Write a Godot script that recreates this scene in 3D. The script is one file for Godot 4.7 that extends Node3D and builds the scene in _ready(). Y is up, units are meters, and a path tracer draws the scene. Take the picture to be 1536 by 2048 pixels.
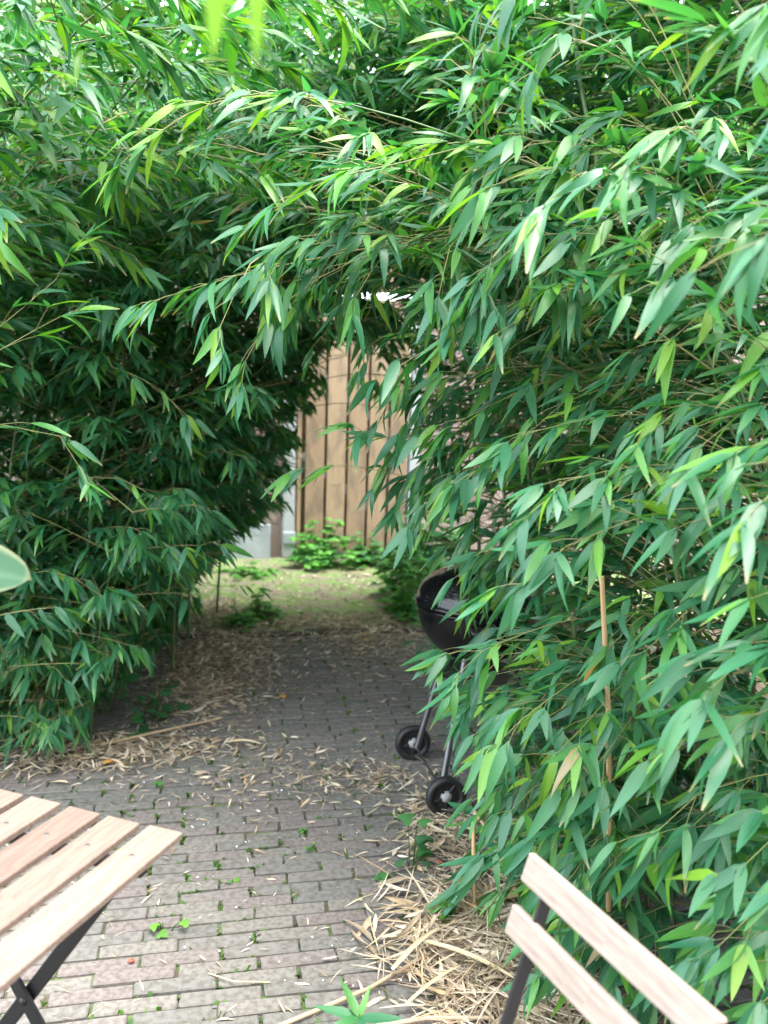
extends Node3D

# ---------------------------------------------------------------- state
var rng := RandomNumberGenerator.new()
var M := {}                 # materials
var used := {}              # node names taken at top level
var T := []                 # bamboo leaf shapes
var tones := []             # leaf colours (linear)
var leaf_meshes := {}
var plants := []
const YAW := 0.2094395      # the path, the kerb and the garden wall are turned by 12 degrees
const EYE := Vector3(0, 1.5, 0)
var cam_basis: Basis
const FOCAL := 852.1        # in pixels of the 1024 high picture

func W(u: float, y: float, w: float) -> Vector3:   # path axes (u along the brick courses, w away from the terrace) to world
	return Vector3(u * cos(YAW) + w * sin(YAW), y, -u * sin(YAW) + w * cos(YAW))

func UW(p: Vector3) -> Vector2:
	return Vector2(p.x * cos(YAW) - p.z * sin(YAW), p.x * sin(YAW) + p.z * cos(YAW))

func rf(a: float, b: float) -> float:
	return rng.randf_range(a, b)

func lin(r: float, g: float, b: float) -> Color:
	return Color(r, g, b).linear_to_srgb()

# ---------------------------------------------------------------- node helpers
func numbered(n: String) -> String:
	if not used.has(n):
		used[n] = 0
		return n
	used[n] += 1
	return "%s_%03d" % [n, used[n]]

func thing(called: String, label: String, category: String, at := Vector3.ZERO, turn := 0.0, group := "") -> Node3D:
	var o := Node3D.new()
	o.name = numbered(called)
	add_child(o)
	o.position = at
	o.rotation.y = turn
	o.set_meta("label", label)
	o.set_meta("category", category)
	if group != "":
		o.set_meta("group", group)
	return o

func part(called: String, mesh: Mesh, mat: Material, parent: Node, xf := Transform3D.IDENTITY) -> MeshInstance3D:
	var o := MeshInstance3D.new()
	o.name = called
	o.mesh = mesh
	if mat:
		o.material_override = mat
	o.transform = xf
	parent.add_child(o, true)
	return o

func structure(called: String, mesh: Mesh, mat: Material) -> MeshInstance3D:
	var o := MeshInstance3D.new()
	o.name = numbered(called)
	o.mesh = mesh
	o.material_override = mat
	add_child(o)
	o.set_meta("kind", "structure")
	return o

# ---------------------------------------------------------------- mesh collecting
class Acc:
	var v := PackedVector3Array()
	var n := PackedVector3Array()
	var c := PackedColorArray()
	var uv := PackedVector2Array()
	var ix := PackedInt32Array()
	func add(t: Dictionary, xf: Transform3D, col: PackedColorArray) -> void:
		var off := v.size()
		v.append_array(xf * (t.v as PackedVector3Array))
		n.append_array(Transform3D(xf.basis.orthonormalized(), Vector3.ZERO) * (t.n as PackedVector3Array))
		uv.append_array(t.uv)
		c.append_array(col)
		for i: int in (t.ix as PackedInt32Array):
			ix.append(i + off)
	func vert(p: Vector3, nn: Vector3, cc: Color, t := Vector2.ZERO) -> int:
		v.append(p); n.append(nn); c.append(cc); uv.append(t)
		return v.size() - 1
	func tri(a: int, b: int, d: int) -> void:
		ix.append(a); ix.append(b); ix.append(d)
	func tube(pts: PackedVector3Array, rad: PackedFloat32Array, sides: int, cols: PackedColorArray, cap := true) -> void:
		var m := pts.size()
		var off := v.size()
		var d0 := (pts[1] - pts[0]).normalized()
		var side := d0.cross(Vector3.UP if absf(d0.y) < 0.9 else Vector3.RIGHT).normalized()
		var run := 0.0
		for i in m:
			var d := (pts[mini(i + 1, m - 1)] - pts[maxi(i - 1, 0)]).normalized()
			side = (side - d * side.dot(d)).normalized()
			var up := side.cross(d)
			if i > 0:
				run += pts[i].distance_to(pts[i - 1])
			for k in sides + 1:
				var a := TAU * k / sides
				var q := side * cos(a) + up * sin(a)
				vert(pts[i] + q * rad[i], q, cols[i], Vector2(float(k) / sides, run))
		for i in m - 1:
			for k in sides:
				var a := off + i * (sides + 1) + k
				var b := a + sides + 1
				tri(a, a + 1, b); tri(a + 1, b + 1, b)
		if cap:
			for e in 2:
				var i := 0 if e == 0 else m - 1
				var nn := (pts[0] - pts[1]).normalized() if e == 0 else (pts[m - 1] - pts[m - 2]).normalized()
				var ce := vert(pts[i], nn, cols[i])
				var base := v.size()
				for k in sides + 1:
					vert(v[off + i * (sides + 1) + k], nn, cols[i])
				for k in sides:
					if e == 0:
						tri(ce, base + k + 1, base + k)
					else:
						tri(ce, base + k, base + k + 1)
	func mesh() -> ArrayMesh:
		var a := []
		a.resize(Mesh.ARRAY_MAX)
		a[Mesh.ARRAY_VERTEX] = v
		a[Mesh.ARRAY_NORMAL] = n
		a[Mesh.ARRAY_COLOR] = c
		a[Mesh.ARRAY_TEX_UV] = uv
		a[Mesh.ARRAY_INDEX] = ix
		var m := ArrayMesh.new()
		m.add_surface_from_arrays(Mesh.PRIMITIVE_TRIANGLES, a)
		return m

func tube_mesh(pts: Array, r: Array, sides := 10, col := Color.WHITE) -> ArrayMesh:
	var a := Acc.new()
	var pp := PackedVector3Array(pts)
	var rr := PackedFloat32Array()
	var cc := PackedColorArray()
	for i in pts.size():
		rr.append(r[mini(i, r.size() - 1)])
		cc.append(col)
	a.tube(pp, rr, sides, cc)
	return a.mesh()

# a box with chamfered edges; jit moves the corners a little
func bevel_box(s: Vector3, b: float, jit := 0.0) -> ArrayMesh:
	var st := SurfaceTool.new()
	st.begin(Mesh.PRIMITIVE_TRIANGLES)
	add_bevel_box(st, Transform3D.IDENTITY, s, b, jit, Color.WHITE)
	return st.commit()

func add_bevel_box(st: SurfaceTool, xf: Transform3D, s: Vector3, b: float, jit: float, col: Color) -> void:
	var h := s * 0.5
	var P := {}
	for sx in [-1, 1]:
		for sy in [-1, 1]:
			for sz in [-1, 1]:
				var j := Vector3(rf(-jit, jit), rf(-jit, jit) * 0.3, rf(-jit, jit))
				var k := Vector3(sx, sy, sz)
				var c := Vector3(sx * h.x, sy * h.y, sz * h.z) + j
				P[[k, 0]] = c - Vector3(0, sy * b, sz * b)
				P[[k, 1]] = c - Vector3(sx * b, 0, sz * b)
				P[[k, 2]] = c - Vector3(sx * b, sy * b, 0)
	var face := func(pts: Array) -> void:
		var n: Vector3 = (pts[1] - pts[0]).cross(pts[2] - pts[0])
		var mid := Vector3.ZERO
		for p in pts:
			mid += p
		if n.dot(mid) > 0.0:      # clockwise front faces
			pts.reverse()
			n = -n
		n = -n.normalized()
		for i in range(1, pts.size() - 1):
			for p in [pts[0], pts[i], pts[i + 1]]:
				st.set_color(col)
				st.set_normal((xf.basis * n).normalized())
				st.set_uv(Vector2(p.x, p.z))
				st.add_vertex(xf * p)
	for s1 in [-1, 1]:
		face.call([P[[Vector3(s1, -1, -1), 0]], P[[Vector3(s1, -1, 1), 0]], P[[Vector3(s1, 1, 1), 0]], P[[Vector3(s1, 1, -1), 0]]])
		face.call([P[[Vector3(-1, s1, -1), 1]], P[[Vector3(-1, s1, 1), 1]], P[[Vector3(1, s1, 1), 1]], P[[Vector3(1, s1, -1), 1]]])
		face.call([P[[Vector3(-1, -1, s1), 2]], P[[Vector3(-1, 1, s1), 2]], P[[Vector3(1, 1, s1), 2]], P[[Vector3(1, -1, s1), 2]]])
		for s2 in [-1, 1]:
			face.call([P[[Vector3(s1, s2, -1), 0]], P[[Vector3(s1, s2, 1), 0]], P[[Vector3(s1, s2, 1), 1]], P[[Vector3(s1, s2, -1), 1]]])
			face.call([P[[Vector3(s1, -1, s2), 0]], P[[Vector3(s1, 1, s2), 0]], P[[Vector3(s1, 1, s2), 2]], P[[Vector3(s1, -1, s2), 2]]])
			face.call([P[[Vector3(-1, s1, s2), 1]], P[[Vector3(1, s1, s2), 1]], P[[Vector3(1, s1, s2), 2]], P[[Vector3(-1, s1, s2), 2]]])
			for s3 in [-1, 1]:
				var k := Vector3(s1, s2, s3)
				face.call([P[[k, 0]], P[[k, 1]], P[[k, 2]]])

# profile of (radius, height) turned about y
func lathe(prof: Array, sides := 40) -> ArrayMesh:
	var a := Acc.new()
	var m := prof.size()
	for i in m:
		var p: Vector2 = prof[i]
		var t: Vector2 = prof[mini(i + 1, m - 1)] - prof[maxi(i - 1, 0)]
		var nn := Vector2(t.y, -t.x).normalized()
		for k in sides + 1:
			var an := TAU * k / sides
			a.vert(Vector3(p.x * cos(an), p.y, p.x * sin(an)), Vector3(nn.x * cos(an), nn.y, nn.x * sin(an)), Color.WHITE, Vector2(float(k) / sides, float(i) / m))
	for i in m - 1:
		for k in sides:
			var q := i * (sides + 1) + k
			var b := q + sides + 1
			a.tri(q, q + 1, b); a.tri(q + 1, b + 1, b)
	return a.mesh()

# ---------------------------------------------------------------- textures and materials
func noise_tex(size: int, freq: float, ramp: Array, oct := 4, seed_ := 1, normal := false, bump := 4.0, kind := FastNoiseLite.TYPE_SIMPLEX_SMOOTH) -> NoiseTexture2D:
	var f := FastNoiseLite.new()
	f.noise_type = kind
	f.frequency = freq
	f.fractal_octaves = oct
	f.seed = seed_
	var t := NoiseTexture2D.new()
	t.width = size
	t.height = size
	t.seamless = true
	t.noise = f
	t.as_normal_map = normal
	t.bump_strength = bump
	if not ramp.is_empty():
		var g := Gradient.new()
		var o := PackedFloat32Array()
		var c := PackedColorArray()
		for r in ramp:
			o.append(r[0]); c.append(r[1])
		g.offsets = o
		g.colors = c
		t.color_ramp = g
	return t

func mat(name_: String, col: Color, rough := 0.8, tex: Texture2D = null, scale := 1.0, nrm: Texture2D = null, nscale := 1.0, world := false) -> StandardMaterial3D:
	var m := StandardMaterial3D.new()
	m.resource_name = name_
	m.albedo_color = col
	m.roughness = rough
	if tex:
		m.albedo_texture = tex
	if nrm:
		m.normal_enabled = true
		m.normal_texture = nrm
		m.normal_scale = nscale
	if tex or nrm:
		m.uv1_triplanar = true
		m.uv1_world_triplanar = world
		m.uv1_scale = Vector3.ONE * scale
	return m

func make_materials() -> void:
	var grain := noise_tex(1024, 0.012, [[0.0, Color(0.72, 0.71, 0.69)], [0.4, Color(0.88, 0.87, 0.86)], [0.6, Color(0.95, 0.95, 0.95)], [1.0, Color(1, 1, 1)]], 7, 3)
	var rough_n := noise_tex(1024, 0.03, [], 6, 9, true, 5.0)
	M.brick_cols = [lin(0.168, 0.158, 0.149), lin(0.158, 0.152, 0.143), lin(0.180, 0.160, 0.153), lin(0.148, 0.144, 0.136), lin(0.184, 0.172, 0.158), lin(0.178, 0.154, 0.149)]
	M.pave = []
	for i in M.brick_cols.size():
		M.pave.append(mat("paving_brick", M.brick_cols[i], 0.9, grain, 2.6 + i * 0.3, rough_n, 0.7, true))
	M.pave_far = mat("paving_brick_far", Color.WHITE, 0.9, grain, 2.6, rough_n, 0.7, true)
	M.pave_far.vertex_color_use_as_albedo = true
	M.joint = mat("joint_soil", Color.WHITE, 1.0, noise_tex(512, 0.012, [[0.0, lin(0.07, 0.06, 0.045)], [0.45, lin(0.09, 0.08, 0.055)], [0.55, lin(0.075, 0.115, 0.035)], [1.0, lin(0.085, 0.16, 0.04)]], 4, 5), 0.6, rough_n, 1.0, true)
	M.soil = mat("soil", Color.WHITE, 1.0, noise_tex(512, 0.03, [[0.0, lin(0.04, 0.03, 0.02)], [0.5, lin(0.075, 0.055, 0.035)], [1.0, lin(0.12, 0.09, 0.06)]], 5, 6), 1.2, rough_n, 1.5, true)
	M.mossy = mat("mossy_paving", Color.WHITE, 1.0, noise_tex(1024, 0.009, [[0.0, lin(0.14, 0.12, 0.09)], [0.36, lin(0.185, 0.168, 0.12)], [0.48, lin(0.165, 0.185, 0.095)], [0.62, lin(0.135, 0.2, 0.07)], [1.0, lin(0.125, 0.225, 0.06)]], 6, 8), 0.45, rough_n, 1.4, true)
	M.kerb = mat("kerb", lin(0.075, 0.075, 0.07), 0.95, grain, 4.0, rough_n, 1.0, true)
	M.moss = mat("moss", Color.WHITE, 1.0)
	M.moss.vertex_color_use_as_albedo = true
	# leaves
	var im := Image.create(64, 256, false, Image.FORMAT_RGB8)
	var hm := Image.create(64, 256, false, Image.FORMAT_RGB8)
	for x in 64:
		var a := absf(x - 31.5) / 32.0
		var vein := 0.5 + 0.5 * sin(a * 46.0)
		for y in 256:
			var s := 0.80 + 0.16 * vein + rng.randf() * 0.05
			if a < 0.035:
				s = 1.12
			s = minf(s, 1.0)
			im.set_pixel(x, y, Color(s if a >= 0.035 else 1.0, s, s * (0.9 if a < 0.035 else 1.0)))
			hm.set_pixel(x, y, Color.WHITE * (0.35 + 0.3 * vein + (0.35 if a < 0.04 else 0.0)))
	hm.bump_map_to_normal_map(1.2)
	M.leaf = mat("bamboo_leaf", Color.WHITE, 0.38)
	M.leaf.metallic_specular = 0.57
	M.leaf.albedo_texture = ImageTexture.create_from_image(im)
	M.leaf.normal_enabled = true
	M.leaf.normal_texture = ImageTexture.create_from_image(hm)
	M.leaf.normal_scale = 0.5
	M.leaf.vertex_color_use_as_albedo = true
	M.leaf.cull_mode = BaseMaterial3D.CULL_DISABLED
	M.leaf.backlight_enabled = true
	M.leaf.backlight = Color(0.9, 0.95, 0.55)
	M.weed = mat("weed_leaf", Color.WHITE, 0.55)
	M.weed.vertex_color_use_as_albedo = true
	M.weed.cull_mode = BaseMaterial3D.CULL_DISABLED
	M.weed.backlight_enabled = true
	M.weed.backlight = Color(0.85, 0.95, 0.5)
	M.dull_leaf = mat("dull_leaf", Color.WHITE, 0.85)
	M.dull_leaf.vertex_color_use_as_albedo = true
	M.dull_leaf.cull_mode = BaseMaterial3D.CULL_DISABLED
	M.dull_leaf.metallic_specular = 0.25
	M.dry = mat("dry_leaf", Color.WHITE, 0.75)
	M.dry.vertex_color_use_as_albedo = true
	M.dry.cull_mode = BaseMaterial3D.CULL_DISABLED
	M.culm = mat("culm", Color.WHITE, 0.42)
	M.culm.vertex_color_use_as_albedo = true
	M.bark = mat("bark", lin(0.09, 0.07, 0.05), 0.95, grain, 3.0, rough_n, 1.5)
	# timber
	var wi := Image.create(256, 256, false, Image.FORMAT_RGB8)
	var fl := FastNoiseLite.new()
	fl.seed = 4
	fl.frequency = 0.02
	fl.fractal_octaves = 4
	for x in 256:
		for y in 256:
			var g := fl.get_noise_2d(x * 0.35, y * 6.0) * 0.5 + 0.5
			var g2 := fl.get_noise_2d(x * 1.6 + 300, y * 18.0) * 0.5 + 0.5
			var s := 0.62 + 0.28 * g + 0.16 * g2
			wi.set_pixel(x, y, Color(s, s * 0.98, s * 0.96))
	var wtex := ImageTexture.create_from_image(wi)
	# the same grain running the other way, with knots; and a stained one for the gate
	var ti := Image.create(512, 512, false, Image.FORMAT_RGB8)
	var gi := Image.create(512, 512, false, Image.FORMAT_RGB8)
	for x in 512:
		for y in 512:
			var warp := fl.get_noise_2d(x * 0.5 + 90, y * 0.5) * 9.0
			var g := fl.get_noise_2d((x + warp) * 5.0, y * 0.22) * 0.5 + 0.5
			var g2 := fl.get_noise_2d((x + warp) * 15.0 + 300, y * 0.6) * 0.5 + 0.5
			var s := 0.62 + 0.28 * g + 0.16 * g2
			ti.set_pixel(x, y, Color(s, s * 0.96, s * 0.93))
			var stain := smoothstep(0.42, 0.75, fl.get_noise_2d(x * 0.9 + 700, y * 0.35) * 0.5 + 0.5)
			var q := (0.55 + 0.45 * s) * (1.0 - 0.16 * stain)
			gi.set_pixel(x, y, Color(q, q * (0.97 + 0.02 * stain), q * (0.95 + 0.05 * stain)))
	var rtex := ImageTexture.create_from_image(ti)
	var gtex := ImageTexture.create_from_image(gi)
	M.slat = []
	for c in [lin(0.25, 0.193, 0.173), lin(0.275, 0.217, 0.195), lin(0.22, 0.165, 0.149)]:
		M.slat.append(mat("acacia_slat", c, 0.5, rtex, 2.3))
	M.back_slat = mat("acacia_slat", lin(0.36, 0.295, 0.26), 0.5, wtex, 3.0)
	M.gate = []
	for c in [lin(0.355, 0.262, 0.17), lin(0.33, 0.24, 0.155), lin(0.375, 0.28, 0.185), lin(0.31, 0.225, 0.145)]:
		M.gate.append(mat("gate_board", c, 0.7, gtex, 0.9))
	for m in M.gate:
		m.uv1_offset = Vector3(rf(0, 1), rf(0, 1), rf(0, 1))
	M.white_wood = mat("white_paint", lin(0.34, 0.355, 0.37), 0.6)
	M.plinth = mat("plinth_render", lin(0.34, 0.38, 0.40), 0.9, noise_tex(256, 0.01, [[0.0, Color(0.82, 0.83, 0.83)], [1.0, Color(1, 1, 1)]], 3, 12), 1.0, rough_n, 0.4)
	M.wall_brick = []
	for c in [lin(0.32, 0.24, 0.225), lin(0.295, 0.22, 0.21), lin(0.345, 0.262, 0.248)]:
		M.wall_brick.append(mat("wall_brick", c, 0.9, grain, 4.0, rough_n, 0.8))
	M.mortar = mat("mortar", lin(0.33, 0.26, 0.245), 0.95, grain, 4.0)
	M.house_wall = mat("house_brick", lin(0.27, 0.18, 0.15), 0.9, grain, 1.5, rough_n, 0.8)
	M.pane = mat("window_glass", lin(0.03, 0.035, 0.04), 0.05)
	M.roof = mat("roof_edge", lin(0.06, 0.06, 0.06), 0.8)
	# metal
	M.frame = mat("black_steel", lin(0.012, 0.012, 0.014), 0.45)
	M.enamel = mat("black_enamel", lin(0.006, 0.006, 0.007), 0.08)
	M.enamel.metallic_specular = 0.42
	M.alu = mat("aluminium", lin(0.15, 0.15, 0.155), 0.5)
	M.alu.metallic = 1.0
	M.rubber = mat("black_plastic", lin(0.012, 0.012, 0.013), 0.55)
	M.hub = mat("grey_hub", lin(0.32, 0.32, 0.33), 0.5)
	M.red = mat("red_petal", lin(0.55, 0.07, 0.03), 0.6)
	M.white_bit = mat("white_chip", lin(0.7, 0.72, 0.75), 0.6)
	M.clay = mat("terracotta", lin(0.35, 0.15, 0.08), 0.85, grain, 3.0)

# ---------------------------------------------------------------- bamboo leaves
# a lance-shaped blade along +y, folded at the midrib, normal +z, with droop and twist
func leaf_shape(stations: int, droop: float, twist: float, fold: float, wide: float, tip_dry: bool, side_bend := 0.0) -> Dictionary:
	var v := PackedVector3Array()
	var n := PackedVector3Array()
	var uv := PackedVector2Array()
	var dry := PackedFloat32Array()
	var ix := PackedInt32Array()
	for i in stations + 1:
		var t := float(i) / stations
		var w := pow(sin(PI * pow(t, 0.62)), 0.8) * wide
		if i == 0: w = wide * 0.10
		if i == stations: w = wide * (0.12 if tip_dry else 0.0)
		var z := -droop * t * t
		var yy := t - 0.35 * droop * droop * t * t * t
		var a := twist * t
		var c := Vector3(side_bend * t * t, yy, z)
		var x := Vector3(cos(a), 0, sin(a))
		var tang := Vector3(2 * side_bend * t, 1, -2 * droop * t).normalized()
		var up := x.cross(tang).normalized()
		var lift := up * (w * fold)
		for k in [-1, 0, 1]:
			v.append(c + x * (w * k) + (lift if k != 0 else Vector3.ZERO))
			n.append((up - x * (k * fold * 0.9)).normalized())
			uv.append(Vector2(0.5 + 0.5 * k * clampf(w / wide, 0.05, 1.0), t))
			dry.append(1.0 if tip_dry and i == stations else (0.1 if tip_dry and i == stations - 1 else 0.0))
	for i in stations:
		for k in 2:
			var a := i * 3 + k
			ix.append(a); ix.append(a + 3); ix.append(a + 1)
			ix.append(a + 1); ix.append(a + 3); ix.append(a + 4)
	return {"v": v, "n": n, "uv": uv, "ix": ix, "dry": dry, "cols": {}}

func plain_leaf(droop: float, twist: float, wide: float) -> Dictionary:
	var v := PackedVector3Array()
	var n := PackedVector3Array()
	var uv := PackedVector2Array()
	var dry := PackedFloat32Array()
	for i in 4:
		var t: float = [0.0, 0.28, 0.62, 1.0][i]
		var w: float = [0.0, 0.95, 0.72, 0.0][i] * wide
		var x := Vector3(cos(twist * t), 0, sin(twist * t))
		var up := x.cross(Vector3(0, 1, -2 * droop * t).normalized()).normalized()
		for k in ([0] if i == 0 or i == 3 else [-1, 1]):
			v.append(Vector3(0, t, -droop * t * t) + x * (w * k))
			n.append((up - x * (k * 0.25)).normalized())
			uv.append(Vector2(0.5 + 0.4 * k, t))
			dry.append(0.0)
	return {"v": v, "n": n, "uv": uv, "ix": PackedInt32Array([0, 1, 2, 1, 3, 2, 2, 3, 4, 3, 5, 4]), "dry": dry, "cols": {}}

func make_leaves() -> void:
	# 0..11 fine shapes, 12..15 coarser ones for the depth of the thicket
	T = [leaf_shape(6, 0.10, 0.2, 0.16, 0.085, false), leaf_shape(6, 0.22, -0.3, 0.22, 0.09, false, 0.04), leaf_shape(6, 0.36, 0.4, 0.18, 0.08, false), leaf_shape(6, 0.05, -0.15, 0.25, 0.095, false, -0.05),
		leaf_shape(6, 0.5, 0.1, 0.2, 0.085, false), leaf_shape(6, 0.28, 0.9, 0.15, 0.08, false), leaf_shape(6, 0.15, -0.8, 0.3, 0.09, true, 0.06), leaf_shape(6, -0.12, 0.3, 0.2, 0.085, false),
		leaf_shape(6, 0.42, -1.3, 0.35, 0.075, false, -0.12), leaf_shape(6, 0.2, 1.4, 0.1, 0.07, true, 0.14), leaf_shape(6, 0.6, 0.5, 0.28, 0.095, false, 0.02), leaf_shape(6, 0.02, 0.0, 0.45, 0.08, true, -0.08),
		plain_leaf(0.15, 0.3, 0.092), plain_leaf(0.35, -0.4, 0.09), plain_leaf(0.22, 0.7, 0.095), plain_leaf(0.08, -0.3, 0.092)]
	# half of each colour is thrown back and half let through (backlight), as by a real blade
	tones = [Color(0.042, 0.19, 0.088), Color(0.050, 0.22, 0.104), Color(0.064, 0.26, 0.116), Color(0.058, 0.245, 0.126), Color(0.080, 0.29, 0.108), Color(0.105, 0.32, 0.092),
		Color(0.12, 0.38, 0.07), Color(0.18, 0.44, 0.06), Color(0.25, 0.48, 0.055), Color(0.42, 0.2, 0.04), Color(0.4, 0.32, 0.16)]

func leaf_cols(s: int, tone: int) -> PackedColorArray:
	var t: Dictionary = T[s]
	if not t.cols.has(tone):
		var c := PackedColorArray()
		for d in t.dry:
			c.append((tones[tone] as Color).lerp(Color(0.42, 0.34, 0.18), d))
		t.cols[tone] = c
	return t.cols[tone]

func leaf_mesh(s: int, tone: int) -> ArrayMesh:
	var key := s * 100 + tone
	if not leaf_meshes.has(key):
		var a := Acc.new()
		a.add(T[s], Transform3D.IDENTITY, leaf_cols(s, tone))
		leaf_meshes[key] = a.mesh()
	return leaf_meshes[key]

func blade(dir: Vector3, up: Vector3, len_: float, wide := 1.0) -> Basis:
	var y := dir.normalized()
	var z := up - y * up.dot(y)
	if z.length() < 0.05:
		z = Vector3.RIGHT - y * y.x
	z = z.normalized()
	var x := y.cross(z)
	return Basis(x * len_ * wide, y * len_, z * len_)

# where nothing grows: the trodden and cut-back way to the gate, the terrace, the barbecue's place, the open yard before the gate
func cleared(p: Vector3) -> bool:
	var q := UW(p)
	var y := p.y
	# terrace round the table and the chair, open to the sky
	if p.z > -1.5:
		if p.x < 0.42 + maxf(0.0, -1.0 - p.z) * 0.5:
			return true
		if p.z > -0.95 and p.x < 1.0:
			return true
		if p.z > -0.55:
			return true
	if y > 2.15 and p.z > -1.75:
		return true
	if p.z > -2.9 and p.x < 0.0 and y < 1.55 and q.y > -3.25:
		return true
	# the way
	if q.y > -5.6 and q.y < 0.0 and y < 1.72:
		var lf := -0.22 + 0.66 * smoothstep(0.2, 0.95, y) + 0.12 * smoothstep(1.1, 1.6, y)
		lf += -0.22 * smoothstep(-4.6, -3.4, q.y)
		lf += 0.22 * smoothstep(-4.4, -5.4, q.y)
		var rt := 0.86 + 0.14 * smoothstep(-2.6, -4.5, q.y)
		if q.y > -2.6:
			rt = 0.74 + 0.10 * smoothstep(0.0, 0.5, y)
		if q.x > lf and q.x < rt:
			return true
	# the barbecue
	var g := Vector2(p.x - 0.40, p.z + 3.17)
	if g.length() < 0.33 and y < 1.0:
		return true
	if p.x > 0.02 and p.x < 0.33 and p.z > -3.1 and p.z < -2.0 and y < 1.0 and y > 0.35:
		return true
	# the yard before the gate, with daylight from above
	if q.y <= -5.6 and q.x > -0.6 and q.x < 2.4:
		if y < 2.0 and q.x > 0.62 and q.x < 1.75:
			return true
		if q.y < -5.7 and y < 5.0 and (y < 1.9 or y > 2.6 or q.y < -6.2):
			return true
	return false

func start_plant(called: String, label: String, category: String, at: Vector3, group: String) -> Dictionary:
	var p := {"root": thing(called, label, category, at, 0.0, group), "at": at, "leaves": [], "twigs": Acc.new(), "branches": [], "near": at.distance_to(Vector3.ZERO) < 3.4}
	plants.append(p)
	return p

# a fan of leaves at the end of a twig
func fan(pl: Dictionary, at: Vector3, dir: Vector3, count: int, size: float, droop: float, young: float, free := false) -> void:
	var flat := dir.cross(Vector3.UP)
	if flat.length() < 0.1:
		flat = Vector3.RIGHT
	flat = flat.normalized()
	for k in count:
		var s := (float(k) / maxf(1.0, count - 1) - 0.5) * 2.0
		if count == 1: s = 0.0
		var d := (dir + flat * s * rf(0.45, 0.95) + Vector3.DOWN * (droop * rf(0.5, 1.4)) + Vector3(rf(-.2, .2), rf(-.15, .15), rf(-.2, .2))).normalized()
		var l := size * rf(0.72, 1.22)
		if not free and (cleared(at + d * l) or cleared(at + d * l * 0.5)):
			continue
		var up := (Vector3.UP + (Vector3(rf(-.85, .85), 0.0, rf(-.8, .8)) if pl.has("loose") else Vector3(rf(-.55, .55), 0.0, rf(-.25, .8)))).normalized()
		var tone: int
		var r := rng.randf()
		if r < young: tone = rng.randi_range(6, 8)
		elif r < young + 0.0004: tone = 9
		elif r < young + 0.0015: tone = 10
		else: tone = mini(rng.randi_range(0, 5) + (1 if rng.randf() < 0.25 else 0), 6)
		pl.leaves.append([Transform3D(blade(d, up, l, rf(0.85, 1.3) * pl.get("broad", 1.0)), at - d * 0.006), rng.randi_range(0, 11), tone])

func wood_col(pl_green: float) -> Color:
	return Color(0.16, 0.19, 0.06).lerp(Color(0.30, 0.24, 0.11), pl_green)

# a side branch that droops, with twigs and fans of leaves
func branch(pl: Dictionary, p0: Vector3, dir: Vector3, length: float, size: float, droop := 0.35, young := 0.08, free := false, dens := 1.0, bend := 0.20) -> void:
	var acc := Acc.new()
	var seg := maxi(4, int(length / 0.062))
	var ds := length / seg
	var pts := PackedVector3Array([p0])
	var rad := PackedFloat32Array([0.0028])
	var cc := wood_col(rf(0, 1))
	var cols := PackedColorArray([cc])
	var p := p0
	var d := dir.normalized()
	var flip := 1.0
	for i in seg:
		var t := float(i + 1) / seg
		d = (d + Vector3(rf(-.07, .07), -bend * ds * 5.0 * t * rf(0.6, 1.2), rf(-.07, .07))).normalized()
		p += d * ds
		if not free and i > 1 and cleared(p):
			break
		pts.append(p)
		rad.append(lerpf(0.0026, 0.0009, t))
		cols.append(cc)
		if t > 0.12 and rng.randf() < dens:
			flip = -flip
			var side := d.cross(Vector3.UP).normalized()
			var td := (d + side * flip * rf(0.4, 1.0) + Vector3.UP * rf(-0.25, 0.35)).normalized()
			var tl := rf(0.04, 0.14) * (1.2 - 0.5 * t)
			var e := p + td * tl + Vector3.DOWN * tl * 0.25
			if free or not cleared(e):
				acc.tube(PackedVector3Array([p, p + td * tl * 0.55, e]), PackedFloat32Array([0.0011, 0.0009, 0.0007]), 3, PackedColorArray([cc, cc, cc]), false)
				fan(pl, e, (td + d * 0.3).normalized(), rng.randi_range(3, 7), size, droop, young, free)
			if rng.randf() < 0.5:
				fan(pl, p, d, 1, size, droop, young, free)
	fan(pl, pts[pts.size() - 1], d, rng.randi_range(3, 5), size, droop, young, free)
	if pts.size() > 1 and (pts.size() > 4 or pts.size() > seg):
		acc.tube(pts, rad, 4, cols, false)
		pl.branches.append(acc)

func culm_curve(base: Vector3, length: float, az: float, lean: float, arch: float) -> PackedVector3Array:
	var n := int(length / 0.11)
	var pts := PackedVector3Array([base])
	var p := base
	for i in n:
		var t := float(i + 1) / n
		var phi := lean + arch * pow(t, 2.1)
		p += Vector3(sin(phi) * cos(az), cos(phi), sin(phi) * sin(az)) * (length / n)
		pts.append(p)
	return pts

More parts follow.
